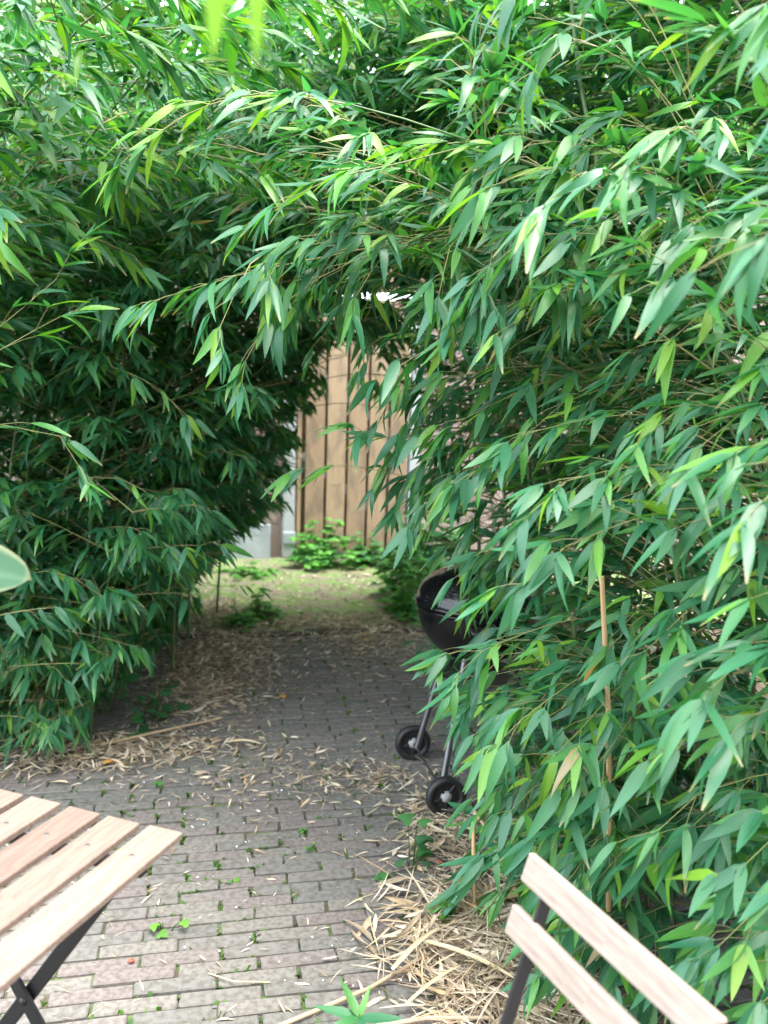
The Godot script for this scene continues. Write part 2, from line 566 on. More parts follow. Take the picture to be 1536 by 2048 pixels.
func culm_mesh(pts: PackedVector3Array, r0: float, age: float) -> ArrayMesh:
	var a := Acc.new()
	var rad := PackedFloat32Array()
	var cols := PackedColorArray()
	var out := PackedVector3Array()
	var n := pts.size()
	var g := Color(0.06, 0.125, 0.04).lerp(Color(0.13, 0.14, 0.05), age)
	for i in n:
		var t := float(i) / n
		var r := r0 * (1.0 - 0.8 * t)
		var node := i % 2 == 0 and i > 0 and i < n - 1
		if node:
			var d := (pts[i + 1] - pts[i - 1]).normalized()
			for q in [[-0.012, 1.0, 0], [-0.006, 1.0, 1], [-0.001, 1.22, 2], [0.003, 1.05, 0]]:
				out.append(pts[i] + d * q[0])
				rad.append(r * q[1])
				cols.append(g if q[2] == 0 else (g.lerp(Color(0.4, 0.42, 0.33), 0.6) if q[2] == 1 else g.lerp(Color(0.16, 0.11, 0.05), 0.6)))
		else:
			out.append(pts[i])
			rad.append(r)
			cols.append(g * rf(0.75, 1.25))
	a.tube(out, rad, 8, cols)
	return a.mesh()

func bamboo(base: Vector3, length: float, az: float, lean: float, arch: float, r0: float, low: float, blen: float, size: float, label: String, group: String, young: float, dens := 1.0, droop := 0.4) -> Dictionary:
	var pts := culm_curve(base, length, az, lean, arch)
	if base.x > 0.0 and length > 1.5:
		for p in pts:
			if p.z > -1.95 and p.x < 1.5 and p.y > 0.3:
				return {}
	var pl := start_plant("bamboo", label, "bamboo", base, group)
	if base.x < 0.0:
		pl.loose = true
	var age := rf(0, 0.8)
	part("culm", culm_mesh(pts, r0, age), M.culm, pl.root, Transform3D(Basis.IDENTITY, -base))
	var n := pts.size()
	var ph := rf(0, TAU)
	for i in range(2, n - 1, 2):
		if pts[i].y - base.y < low:
			continue
		var t := float(i) / n
		var d := (pts[i + 1] - pts[i - 1]).normalized()
		for k in 3:
			ph += 2.4 + rf(-0.5, 0.5)
			var out := Vector3(cos(ph), 0, sin(ph))
			var low_k := smoothstep(1.0, 0.2, pts[i].y)
			var bd := (d * lerpf(rf(0.35, 0.8), rf(-0.1, 0.25), low_k) + out * rf(0.7, 1.0)).normalized()
			var L := blen * rf(0.55, 1.15) * (0.75 + 0.5 * sin(PI * clampf(t, 0.0, 1.0)))
			branch(pl, pts[i], bd, L, size, droop, young, false, dens)
	fan(pl, pts[n - 1], (pts[n - 1] - pts[n - 2]).normalized(), 4, size, droop, young)
	return pl

# turn what was grown into nodes: the leaves that show largest become leaf nodes, the rest one foliage part per plant
func finish_plants() -> void:
	var cells := {}
	for pi in plants.size():
		var lv: Array = plants[pi].leaves
		for li in lv.size():
			var xf: Transform3D = lv[li][0]
			var mid := xf.origin + xf.basis.y * 0.5
			var c := (mid - EYE) * cam_basis      # into camera axes
			if c.z > -0.25:
				continue
			var sx := c.x / -c.z * FOCAL
			var sy := c.y / -c.z * FOCAL
			if absf(sx) > 400.0 or absf(sy) > 530.0:
				continue
			var key := Vector2i(int(floor(sx / 11.0)), int(floor(sy / 11.0)))
			if not cells.has(key) or cells[key][0] > -c.z:
				cells[key] = [-c.z, pi, li]
	var chosen := {}
	for k in cells:
		var e: Array = cells[k]
		if e[0] < 3.0:
			if not chosen.has(e[1]):
				chosen[e[1]] = []
			chosen[e[1]].append([e[0], e[2]])
	var n_nodes := 0
	var n_leaves := 0
	for pi in plants.size():
		var pl: Dictionary = plants[pi]
		var root: Node3D = pl.root
		var lv: Array = pl.leaves
		var pick := {}
		if chosen.has(pi):
			var ch: Array = chosen[pi]
			ch.sort_custom(func(a, b): return a[0] < b[0])
			for e in ch.slice(0, 290):
				pick[e[1]] = true
		var rest := Acc.new()
		var off := Transform3D(Basis.IDENTITY, -pl.at)
		for li in lv.size():
			var xf: Transform3D = off * (lv[li][0] as Transform3D)
			if pick.has(li):
				part("leaf", leaf_mesh(lv[li][1], lv[li][2]), M.leaf, root, xf)
				n_nodes += 1
			else:
				var fewer: bool = (lv[li][0] as Transform3D).origin.distance_to(EYE) > 3.6    # fewer triangles, same colours
				var s: int = 12 + (lv[li][1] as int) % 4 if fewer else lv[li][1]
				rest.add(T[s], xf, leaf_cols(s, lv[li][2]))
		n_leaves += lv.size()
		if rest.v.size() > 0:
			part("foliage", rest.mesh(), M.leaf, root).set_meta("kind", "stuff")
		var wood := Acc.new()
		for b: Acc in pl.branches:
			if pl.near:
				part("branch", b.mesh(), M.culm, root, off)
			else:
				var o := wood.v.size()
				wood.v.append_array(off * b.v); wood.n.append_array(b.n); wood.c.append_array(b.c); wood.uv.append_array(b.uv)
				for i in b.ix:
					wood.ix.append(i + o)
		if wood.v.size() > 0:
			part("branchwork", wood.mesh(), M.culm, root).set_meta("kind", "stuff")
	print("plants ", plants.size(), " leaves ", n_leaves, " leaf nodes ", n_nodes)

func smooth_path(ctrl: Array, step := 0.1) -> PackedVector3Array:
	var out := PackedVector3Array()
	for i in ctrl.size() - 1:
		var a: Vector3 = ctrl[maxi(i - 1, 0)]
		var b: Vector3 = ctrl[i]
		var c: Vector3 = ctrl[i + 1]
		var d: Vector3 = ctrl[mini(i + 2, ctrl.size() - 1)]
		var k := maxi(1, int(b.distance_to(c) / step))
		for j in k:
			out.append(b.cubic_interpolate(c, a, d, float(j) / k))
	out.append(ctrl[ctrl.size() - 1])
	return out

# an outer spray along given points, with its twigs and fans
func spray(pl: Dictionary, ctrl: Array, size: float, droop: float, young: float, from := 0.25, step := 0.075, fans := Vector2i(2, 4), thick := 0.0022) -> void:
	var pts := smooth_path(ctrl, step)
	var acc := Acc.new()
	var cc := wood_col(rf(0.1, 0.6))
	var rad := PackedFloat32Array()
	var cols := PackedColorArray()
	var n := pts.size()
	var flip := 1.0
	for i in n:
		var t := float(i) / (n - 1)
		rad.append(lerpf(thick, 0.0009, t))
		cols.append(cc)
		if t < from or i == 0:
			continue
		var d := (pts[mini(i + 1, n - 1)] - pts[i - 1]).normalized()
		flip = -flip
		var side := d.cross(Vector3.UP).normalized()
		var td := (d + side * flip * rf(0.3, 0.9) + Vector3.UP * rf(-0.2, 0.4)).normalized()
		var tl := rf(0.03, 0.10)
		var e := pts[i] + td * tl
		acc.tube(PackedVector3Array([pts[i], pts[i] + td * tl * 0.6 + Vector3.UP * 0.004, e]), PackedFloat32Array([0.0011, 0.0009, 0.0007]), 3, PackedColorArray([cc, cc, cc]), false)
		fan(pl, e, (td + d * 0.4).normalized(), rng.randi_range(fans.x, fans.y + 1), size, droop, young, true)
	fan(pl, pts[n - 1], (pts[n - 1] - pts[n - 2]).normalized(), 4, size, droop, young, true)
	acc.tube(pts, rad, 5, cols, false)
	pl.branches.append(acc)

func drawn_bamboo(ctrl: Array, r0: float, label: String, group: String, size: float, blen: float, from: float, young: float, dens := 0.9, broad := 1.0) -> Dictionary:
	var pts := smooth_path(ctrl, 0.11)
	var pl := start_plant("bamboo", label, "bamboo", ctrl[0], group)
	pl.broad = broad
	part("culm", culm_mesh(pts, r0, rf(0.1, 0.5)), M.culm, pl.root, Transform3D(Basis.IDENTITY, -ctrl[0]))
	var ph := rf(0, TAU)
	for i in range(2, pts.size() - 1, 2):
		if float(i) / pts.size() < from:
			continue
		var d := (pts[i + 1] - pts[i - 1]).normalized()
		for k in 2:
			ph += 2.5
			var out := Vector3(cos(ph), 0.1, sin(ph))
			branch(pl, pts[i], (d * 0.6 + out).normalized(), blen * rf(0.6, 1.2), size, 0.4, young, false, dens)
	return pl

# ---------------------------------------------------------------- small plants
func lobed(points: int, lobes: int, cut: float, cup: float, toothed := 0.0) -> Dictionary:
	var v := PackedVector3Array([Vector3(0, 0.42, 0)])
	var n := PackedVector3Array([Vector3(0, 0, 1)])
	var uv := PackedVector2Array([Vector2(0.5, 0.5)])
	var ix := PackedInt32Array()
	for k in points:
		var a := TAU * k / points
		var r := 0.5 * (1.0 - cut * (0.5 - 0.5 * cos(a * lobes))) * (1.0 + toothed * (1.0 if k % 2 == 0 else -1.0))
		var p := Vector3(sin(a) * r, 0.5 - cos(a) * r * 1.05, 0)
		p.z = -cup * (p.x * p.x + (p.y - 0.45) * (p.y - 0.45))
		v.append(p)
		n.append(Vector3(p.x * cup, (p.y - 0.45) * cup, 1).normalized())
		uv.append(Vector2(p.x + 0.5, p.y))
		ix.append(0); ix.append((k + 1) % points + 1); ix.append(k + 1)
	return {"v": v, "n": n, "uv": uv, "ix": ix}

func flat_cols(t: Dictionary, c: Color) -> PackedColorArray:
	var a := PackedColorArray()
	a.resize(t.v.size())
	a.fill(c)
	return a

func weed(called: String, label: String, category: String, at: Vector3, spread: float, height: float, count: int, size: float, shape: Dictionary, cols: Array, singly := false, group := "") -> void:
	var root := thing(called, label, category, at, 0.0, group)
	var stems := Acc.new()
	var fol := Acc.new()
	for i in count:
		var a := rf(0, TAU)
		var r := spread * sqrt(rng.randf()) * (0.85 + 0.35 * sin(3.0 * a + at.x * 9.0) + 0.2 * sin(5.0 * a + at.z * 7.0))
		var h := height * clampf(1.0 - 0.5 * r * r / (spread * spread), 0.15, 1.0) * rf(0.2, 1.1) * (0.8 + 0.3 * sin(2.0 * a + at.z * 5.0))
		var top := Vector3(cos(a) * r, h, sin(a) * r)
		var foot := Vector3(cos(a) * r * 0.35, -0.01, sin(a) * r * 0.35)
		var sc := Color(0.07, 0.14, 0.04)
		stems.tube(PackedVector3Array([foot, foot.lerp(top, 0.6) + Vector3(0, h * 0.12, 0), top]), PackedFloat32Array([0.0022, 0.0016, 0.001]), 4, PackedColorArray([sc, sc, sc]), false)
		var out := Vector3(cos(a), rf(-0.3, 0.25), sin(a))
		var up := (Vector3.UP + Vector3(rf(-.5, .5), 0, rf(-.5, .5)) + out * 0.2).normalized()
		for k in (1 if singly else 3):
			var dd := out.rotated(Vector3.UP, (k - 1) * 1.15 if not singly else 0.0)
			var l := size * rf(0.65, 1.2) * (1.0 if k == 1 or singly else 0.8)
			var xf := Transform3D(blade(dd, up, l), top)
			var c: Color = cols[rng.randi() % cols.size()]
			if singly:
				var one := Acc.new()
				one.add(shape, xf, flat_cols(shape, c))
				part("leaf", one.mesh(), M.weed, root)
			else:
				fol.add(shape, xf, flat_cols(shape, c))
	part("stem", stems.mesh(), M.weed, root)
	if fol.v.size() > 0:
		part("foliage", fol.mesh(), M.weed, root).set_meta("kind", "stuff")

func mesh_shape(m: ArrayMesh) -> Dictionary:
	var a := m.surface_get_arrays(0)
	var ix: PackedInt32Array = a[Mesh.ARRAY_INDEX] if a[Mesh.ARRAY_INDEX] != null else PackedInt32Array(range(a[Mesh.ARRAY_VERTEX].size()))
	return {"v": a[Mesh.ARRAY_VERTEX], "n": a[Mesh.ARRAY_NORMAL], "uv": a[Mesh.ARRAY_TEX_UV], "ix": ix}

# ---------------------------------------------------------------- the setting
func ground_and_paving() -> void:
	# soil under everything, out to the horizon
	var g := PlaneMesh.new()
	g.size = Vector2(160, 160)
	structure("ground", g, M.soil).position.y = -0.05
	# bed of the paving with the bricks on it
	var bed := PlaneMesh.new()
	bed.size = Vector2(5.2, 7.6)
	var pv := structure("pavement", bed, M.joint)
	pv.rotation.y = YAW
	var centre := Vector3(-0.2, 0, -1.25)
	pv.position = W(centre.x, -0.011, centre.z)
	var shapes := []
	var tpl := []
	for i in 5:
		var bm := bevel_box(Vector3(0.2005, 0.06, 0.0478), 0.0038, 0.0022)
		shapes.append(bm)
		tpl.append(mesh_shape(bm))
	var list := []
	var row := 0
	var w := 2.4
	while w > -5.0:
		var u := -2.75 + (0.103 if row % 2 else 0.0) + rf(-0.012, 0.012)
		while u < 2.3:
			var p := W(u, 0, w)
			var c := (p - EYE) * cam_basis
			var seen := false
			if c.z < -1.0:
				var sx := c.x / -c.z * FOCAL
				var sy := c.y / -c.z * FOCAL
				seen = absf(sx) < 395.0 and absf(sy) < 530.0 and u < 0.86 and u > -0.75
			list.append([u + rf(-0.003, 0.003), w + rf(-0.0022, 0.0022), seen, -c.z])
			u += 0.2065
		w -= 0.0537
		row += 1
	list.sort_custom(func(a, b): return a[3] < b[3] if a[2] == b[2] else a[2])
	var rest := Acc.new()
	var made := 0
	for e in list:
		var sink := 0.006 if rng.randf() < 0.08 else 0.0
		var xf := Transform3D(Basis.from_euler(Vector3(rf(-.02, .02), rf(-.018, .018), rf(-.01, .01))), Vector3(e[0] - centre.x, 0.011 - 0.03 - sink + rf(-0.0025, 0.0025), e[1] - centre.z))
		var k := rng.randi() % 5
		if e[2] and made < 300:
			part("brick", shapes[k], M.pave[rng.randi() % M.pave.size()], pv, xf)
			made += 1
		else:
			var c: Color = (M.brick_cols[rng.randi() % M.brick_cols.size()] as Color).srgb_to_linear()
			rest.add(tpl[k], xf, flat_cols(tpl[k], c))
	part("brickwork", rest.mesh(), M.pave_far, pv).set_meta("kind", "stuff")
	# moss in the joints
	var dome := leaf_shape(2, 0.0, 0.0, 0.0, 0.5, false)
	var tuft := lobed(7, 3, 0.2, 0.6)
	var moss := Acc.new()
	var fn := FastNoiseLite.new()
	fn.seed = 21
	fn.frequency = 0.9
	for e in list:
		var u: float = e[0]
		var ww: float = e[1]
		var m := fn.get_noise_2d(u * 2.0, ww * 2.0)
		for k in 9:
			if rng.randf() > 0.40 + m * 1.6:
				continue
			var long := rng.randf() < 0.55
			var q := W(u + (rf(-0.1, 0.1) if long else 0.103), 0.0, ww + (0.0268 if long else rf(-0.022, 0.022)))
			var s := rf(0.004, 0.011)
			if not long: s *= 1.35
			var col := Color(0.045, 0.11, 0.022).lerp(Color(0.10, 0.2, 0.035), rng.randf())
			for j in 2:
				moss.add(tuft, Transform3D(blade(Vector3(rf(-1, 1), rf(0.1, 0.8), rf(-1, 1)), Vector3(rf(-1, 1), 1, rf(-1, 1)), s * rf(1, 1.8)), q + Vector3(rf(-.003, .003), -0.006, rf(-.003, .003))), flat_cols(tuft, col))
	var mo := part("moss", moss.mesh(), M.weed, self)
	mo.set_meta("kind", "stuff")
	mo.set_meta("label", "green moss growing in the joints between the paving bricks")
	mo.set_meta("category", "moss")
	# the older, moss-grown yard before the gate
	var st := SurfaceTool.new()
	st.begin(Mesh.PRIMITIVE_TRIANGLES)
	var fy := FastNoiseLite.new()
	fy.seed = 33
	fy.frequency = 1.6
	var nu := 90
	var nw := 40
	for i in nu + 1:
		for j in nw + 1:
			var u := lerpf(-3.2, 4.2, float(i) / nu)
			var q := lerpf(-5.07, -7.42, float(j) / nw)
			st.set_uv(Vector2(u, q))
			st.add_vertex(W(u, -0.004 + fy.get_noise_2d(u, q) * 0.018, q))
	for i in nu:
		for j in nw:
			var a := i * (nw + 1) + j
			for k in [a, a + 1, a + nw + 1, a + 1, a + nw + 2, a + nw + 1]:
				st.add_index(k)
	st.generate_normals()
	structure("yard", st.commit(), M.mossy)
	# kerb between the two
	var kb := Node3D.new()
	kb.name = numbered("kerb")
	add_child(kb)
	kb.set_meta("kind", "structure")
	kb.position = W(0, 0, -5.045)
	kb.rotation.y = YAW
	var u0 := -0.9
	for k in 7:
		var l := 0.5 + rf(-0.03, 0.03)
		part("kerb_stone", bevel_box(Vector3(l - 0.008, 0.16, 0.06), 0.008, 0.002), M.kerb, kb, Transform3D(Basis.from_euler(Vector3(rf(-.03, .03), rf(-.012, .012), rf(-.01, .01))), Vector3(u0 + l * 0.5, -0.066 + rf(-.008, .008), rf(-.01, .01))))
		u0 += l
	# low ground cover on the yard
	var gc := Acc.new()
	for i in 9000:
		var u := rf(-0.7, 2.6)
		var q := rf(-5.12, -7.3)
		var dn := fy.get_noise_2d(u * 1.3 + 7.0, q * 1.3) * 0.5 + 0.5
		var edge := smoothstep(0.35, 0.0, u) + smoothstep(1.5, 1.9, u) * 0.8 + smoothstep(-5.5, -5.1, q) * 0.35
		if rng.randf() > pow(dn, 2.6) * 1.6 + edge * 0.25:
			continue
		var s := rf(0.008, 0.024)
		var col := Color(0.06, 0.15, 0.03).lerp(Color(0.14, 0.27, 0.05), rng.randf())
		gc.add(tuft, Transform3D(blade(Vector3(rf(-1, 1), rf(0.0, 0.6), rf(-1, 1)), Vector3(rf(-.5, .5), 1, rf(-.5, .5)), s), W(u, fy.get_noise_2d(u, q) * 0.018 + rf(0.0, 0.02), q)), flat_cols(tuft, col))
	var gco := part("ground_cover", gc.mesh(), M.weed, self)
	gco.set_meta("kind", "stuff")
	gco.set_meta("label", "tiny green seedlings and moss carpeting the yard before the gate")
	gco.set_meta("category", "ground cover")

func wall_and_gate() -> void:
	const WW := -7.4
	var bs := Vector3(0.2, 0.052, 0.1)
	for sec in 2:
		var a := -4.2 if sec == 0 else 1.872
		var b := 0.661 if sec == 0 else 6.0
		var root := thing("brick_wall", "dusky pink brick wall with a grey rendered plinth beside the gate" if sec == 0 else "dusky pink brick wall behind the bamboo and the barbecue side of the gate", "wall", W((a + b) / 2, 0, WW), YAW)
		var len_ := b - a
		var hgt := 2.55
		part("core", bevel_box(Vector3(len_ - 0.006, hgt, 0.2), 0.002), M.mortar, root, Transform3D(Basis.IDENTITY, Vector3(0, hgt / 2 - 0.05, -0.125)))
		if sec == 0:
			part("plinth", bevel_box(Vector3(len_ - 0.1, 0.36, 0.05), 0.008), M.plinth, root, Transform3D(Basis.IDENTITY, Vector3(-0.05, 0.11, 0.012)))
		part("coping", bevel_box(Vector3(len_, 0.06, 0.32), 0.01), M.roof, root, Transform3D(Basis.IDENTITY, Vector3(0, hgt + 0.0, -0.12)))
		var rest := Acc.new()
		var variants := []
		var tps := []
		for i in 4:
			variants.append(bevel_box(bs, 0.004, 0.0015))
			tps.append(mesh_shape(variants[i]))
		var y := 0.32 if sec == 0 else 0.03
		var row := 0
		while y < hgt - 0.06:
			var u := a + 0.104 + (0.105 if row % 2 else 0.0)
			while u < b - 0.1:
				var near_gate := (u > -0.35) if sec == 0 else (u < 2.75)
				var k := rng.randi() % 4
				var xf := Transform3D(Basis.IDENTITY, Vector3(u - (a + b) / 2, y, -0.068 + rf(-.0015, .0015)))
				if near_gate and y < 2.1:
					part("brick", variants[k], M.wall_brick[rng.randi() % 3], root, xf)
				else:
					rest.add(tps[k], xf, flat_cols(tps[k], Color.WHITE))
				u += 0.21
			y += 0.0625
			row += 1
		part("brickwork", rest.mesh(), M.wall_brick[0], root).set_meta("kind", "stuff")
	# gate with its white posts
	var g := thing("gate", "brown plank gate with dark gaps between white painted posts", "gate", W(1.272, 0, WW), YAW)
	var bw := 0.180
	for i in 6:
		var wd := bw if i > 0 else 0.052
		var x0 := -0.498 if i == 0 else -0.424 + (i - 1) * 0.1865
		if i == 5: wd = 0.172
		part("plank", bevel_box(Vector3(wd - 0.018, 2.2, 0.022), 0.003), M.gate[(i * 3) % 4], g, Transform3D(Basis.from_euler(Vector3(0, 0, rf(-.002, .002))), Vector3(x0 + wd / 2, 1.15, 0.02 + rf(-.002, .002))))
	part("backing", bevel_box(Vector3(1.0, 2.24, 0.02), 0.002), M.gate[1], g, Transform3D(Basis.IDENTITY, Vector3(0, 1.14, -0.12)))
	for k in 2:
		var y0 := 0.32 if k == 0 else 1.12
		part("brace", bevel_box(Vector3(1.12, 0.07, 0.02), 0.002), M.white_wood, g, Transform3D(Basis.from_euler(Vector3(0, 0, -0.66)), Vector3(0, y0 + 0.24, -0.012)))
	for s in 2:
		part("post", bevel_box(Vector3(0.098 if s == 0 else 0.088, 2.3, 0.1), 0.006), M.white_wood, g, Transform3D(Basis.IDENTITY, Vector3(-0.555 if s == 0 else 0.552, 1.15 if s == 0 else 1.16, 0.0)))
	part("post_base", bevel_box(Vector3(0.11, 0.11, 0.12), 0.008), M.plinth, g, Transform3D(Basis.IDENTITY, Vector3(-0.553, 0.175, 0.01)))
	part("lintel", bevel_box(Vector3(1.2, 0.12, 0.11), 0.006), M.gate[3], g, Transform3D(Basis.IDENTITY, Vector3(0, 2.372, 0.0)))
	part("header", bevel_box(Vector3(1.2, 0.12, 0.1), 0.006), M.gate[3], g, Transform3D(Basis.IDENTITY, Vector3(0, 2.495, -0.02)))
	part("threshold", bevel_box(Vector3(1.0, 0.06, 0.14), 0.008), M.kerb, g, Transform3D(Basis.IDENTITY, Vector3(0, 0.012, 0.03)))

func trees() -> void:
	var shape := lobed(9, 1, 0.25, 0.5)
	var specs := [[W(-2.2, 0, -10.2), 7.6, 2.8, 0], [W(0.9, 0, -10.0), 8.0, 2.9, 1], [W(4.0, 0, -10.2), 7.8, 2.8, 2], [W(7.2, 0, -9.2), 7.0, 2.6, 3], [W(-5.6, 0, -9.0), 7.0, 2.6, 4]]
	var labels := ["leafy broadleaf tree rising behind the plinth end of the brick wall", "pale green broadleaf tree rising behind the plank gate", "leafy broadleaf tree rising behind the wall beyond the barbecue", "broadleaf tree behind the far end of the wall beyond the barbecue", "broadleaf tree behind the shaded end of the plinth wall"]
	for s in specs:
		var at: Vector3 = s[0]
		var h: float = s[1]
		var r: float = s[2]
		var root := thing("broadleaf_tree", labels[s[3]], "tree", at, 0.0, "trees behind the garden wall")
		part("trunk", tube_mesh([Vector3(0, -0.1, 0), Vector3(0.05, 1.2, 0.03), Vector3(-0.05, 2.6, 0), Vector3(0, h * 0.75, 0.05)], [0.16, 0.13, 0.1, 0.04], 10), M.bark, root)
		var limbs := Acc.new()
		var crown := Acc.new()
		var centres := []
		for k in 46:
			var a := rf(0, TAU)
			var e := rf(-0.7, 1.0)
			var d := Vector3(cos(a) * cos(e), sin(e) * 0.9, sin(a) * cos(e))
			var c := Vector3(0, h * 0.58, 0) + d * r * rf(0.5, 1.0)
			centres.append(c)
			var b := Vector3(0, rf(h * 0.25, h * 0.6), 0)
			limbs.tube(PackedVector3Array([b, b.lerp(c, 0.5) + Vector3(0, 0.15, 0), c]), PackedFloat32Array([0.035, 0.02, 0.006]), 5, PackedColorArray([Color.WHITE, Color.WHITE, Color.WHITE]), false)
		for c in centres:
			for j in 330:
				var d := Vector3(rf(-1, 1), rf(-1, 1), rf(-1, 1))
				if d.length() > 1.0:
					continue
				var p: Vector3 = c + d * 0.62
				var col := Color(0.09, 0.22, 0.03).lerp(Color(0.2, 0.36, 0.05), rng.randf())
				crown.add(shape, Transform3D(blade(d + Vector3.DOWN * 0.4, Vector3.UP + d * 0.5, rf(0.09, 0.17)), p), flat_cols(shape, col))
		part("limb", limbs.mesh(), M.bark, root)
		part("crown", crown.mesh(), M.weed, root)

# the house at the photographer's back, which keeps the low sky off the terrace and the way
func house() -> void:
	var h := thing("house", "brick house with white framed windows standing behind the terrace", "house", W(0.3, 0, 3.1), YAW)
	part("wall", bevel_box(Vector3(11.0, 3.4, 0.3), 0.01), M.house_wall, h, Transform3D(Basis.IDENTITY, Vector3(0, 1.65, 0.15)))
	part("roof", bevel_box(Vector3(11.6, 0.14, 1.4), 0.02), M.roof, h, Transform3D(Basis.from_euler(Vector3(0.5, 0, 0)), Vector3(0, 3.55, 0.35)))
	part("gutter", tube_mesh([Vector3(-5.7, 3.2, -0.28), Vector3(5.7, 3.2, -0.28)], [0.06], 12), M.plinth, h)
	for p in [Vector3(-3.2, 1.45, 0), Vector3(2.9, 1.45, 0)]:
		var f := part("window", bevel_box(Vector3(1.5, 1.3, 0.06), 0.006), M.white_wood, h, Transform3D(Basis.IDENTITY, p + Vector3(0, 0, -0.035)))
		for sx in [-0.37, 0.37]:
			part("pane", bevel_box(Vector3(0.66, 1.16, 0.01), 0.002), M.pane, f, Transform3D(Basis.IDENTITY, Vector3(sx, 0, -0.034)))
		part("sill", bevel_box(Vector3(1.64, 0.06, 0.16), 0.008), M.plinth, f, Transform3D(Basis.IDENTITY, Vector3(0, -0.69, -0.05)))
	var d := part("door", bevel_box(Vector3(0.95, 2.1, 0.06), 0.006), M.white_wood, h, Transform3D(Basis.IDENTITY, Vector3(0.1, 1.06, -0.035)))
	part("pane", bevel_box(Vector3(0.7, 1.3, 0.01), 0.002), M.pane, d, Transform3D(Basis.IDENTITY, Vector3(0, 0.2, -0.034)))
	part("handle", tube_mesh([Vector3(0.39, -0.02, -0.03), Vector3(0.39, -0.02, -0.075), Vector3(0.30, -0.02, -0.075)], [0.008]), M.alu, d)

# ---------------------------------------------------------------- furniture and barbecue
func bar(a: Vector3, b: Vector3, wide: float, thick: float, wide_dir: Vector3) -> Array:
	var d := b - a
	var y := d.normalized()
	var x := (wide_dir - y * wide_dir.dot(y)).normalized()
	return [bevel_box(Vector3(wide, d.length(), thick), 0.002), Transform3D(Basis(x, y, x.cross(y)), (a + b) / 2)]

func table() -> void:
	var t := thing("folding_table", "small folding table with pale wooden slats and black crossed legs", "table", Vector3(-0.679, 0, -1.263), deg_to_rad(-20.0))
	for i in 6:
		var x := 0.26 - 0.035 - i * 0.09
		var sl := part("slat", bevel_box(Vector3(0.07, 0.014, 0.54), 0.002, 0.0006), M.slat[(i * 2 + 1) % 3], t, Transform3D(Basis.from_euler(Vector3(0, rf(-.004, .004), 0)), Vector3(x, 0.693 + rf(-.001, .001), rf(-.002, .002))))
		for z in [-0.17, 0.17]:
			part("screw", lathe([Vector2(0.004, 0.0), Vector2(0.004, 0.0015), Vector2(0.0, 0.0018)], 10), M.alu, sl, Transform3D(Basis.IDENTITY, Vector3(0, 0.007, z)))
	for z in [-0.17, 0.17]:
		part("support_bar", bevel_box(Vector3(0.50, 0.016, 0.022), 0.002), M.frame, t, Transform3D(Basis.IDENTITY, Vector3(0, 0.6775, z)))
		var s := signf(z)
		var b1 := bar(Vector3(0.212, 0.672, z - s * 0.006), Vector3(-0.265, 0.012, z - s * 0.006), 0.028, 0.009, Vector3(1, 0, 0))
		part("leg", b1[0], M.frame, t, b1[1])
		var b2 := bar(Vector3(-0.212, 0.672, z - s * 0.018), Vector3(0.265, 0.012, z - s * 0.018), 0.028, 0.009, Vector3(1, 0, 0))
		part("leg", b2[0], M.frame, t, b2[1])
		part("rivet", lathe([Vector2(0.0, -0.014), Vector2(0.008, -0.012), Vector2(0.008, 0.012), Vector2(0.0, 0.014)], 12), M.frame, t, Transform3D(Basis(Vector3.RIGHT, PI / 2), Vector3(0, 0.375, z - s * 0.012)))
	for x in [-0.265, 0.265]:
		part("foot_rail", tube_mesh([Vector3(x, 0.012, -0.19), Vector3(x, 0.012, 0.19)], [0.009]), M.frame, t)

func chair() -> void:
	var c := thing("folding_chair", "folding chair with pale wooden slats and a black steel frame", "chair", Vector3(0.330, 0, -1.065), deg_to_rad(-64.8))
	var lean := 0.32
	var dn := Vector3(0, -1, lean).normalized()
	var front := Vector3(0, lean, 1).normalized()
	var bas := Basis(Vector3.RIGHT, -dn, front)
	for k in 2:
		var s := 0.0225 + k * 0.085
		part("back_slat", bevel_box(Vector3(0.386, 0.046, 0.014), 0.0025, 0.0006), M.back_slat, c, Transform3D(bas, Vector3(0, 0.79, 0) + dn * s))
	for x in [-0.145, 0.145]:
		var top := Vector3(x, 0.79, 0) + dn * 0.01 - front * 0.0115
		var foot := top + dn * ((top.y - 0.012) / -dn.y)
		var b := bar(top, foot, 0.024, 0.008, Vector3(0, 0, 1))
		part("front_leg", b[0], M.frame, c, b[1])
		var xi: float = x * 0.91
		var b2 := bar(Vector3(xi, 0.44, 0.40), Vector3(xi, 0.012, -0.10), 0.024, 0.008, Vector3(0, 0, 1))
		part("rear_leg", b2[0], M.frame, c, b2[1])
		var b3 := bar(Vector3(x * 0.82, 0.442, 0.08), Vector3(x * 0.82, 0.452, 0.42), 0.018, 0.008, Vector3(0, 1, 0))
		part("seat_rail", b3[0], M.frame, c, b3[1])
	for k in 5:
		part("seat_slat", bevel_box(Vector3(0.38, 0.013, 0.055), 0.0025, 0.0006), M.slat[k % 3], c, Transform3D(Basis.IDENTITY, Vector3(0, 0.463, 0.125 + k * 0.068)))
	part("cross_bar", tube_mesh([Vector3(-0.145, 0.09, 0.232), Vector3(0.145, 0.09, 0.232)], [0.006]), M.frame, c)
	part("cross_bar", tube_mesh([Vector3(-0.132, 0.03, -0.08), Vector3(0.132, 0.03, -0.08)], [0.006]), M.frame, c)

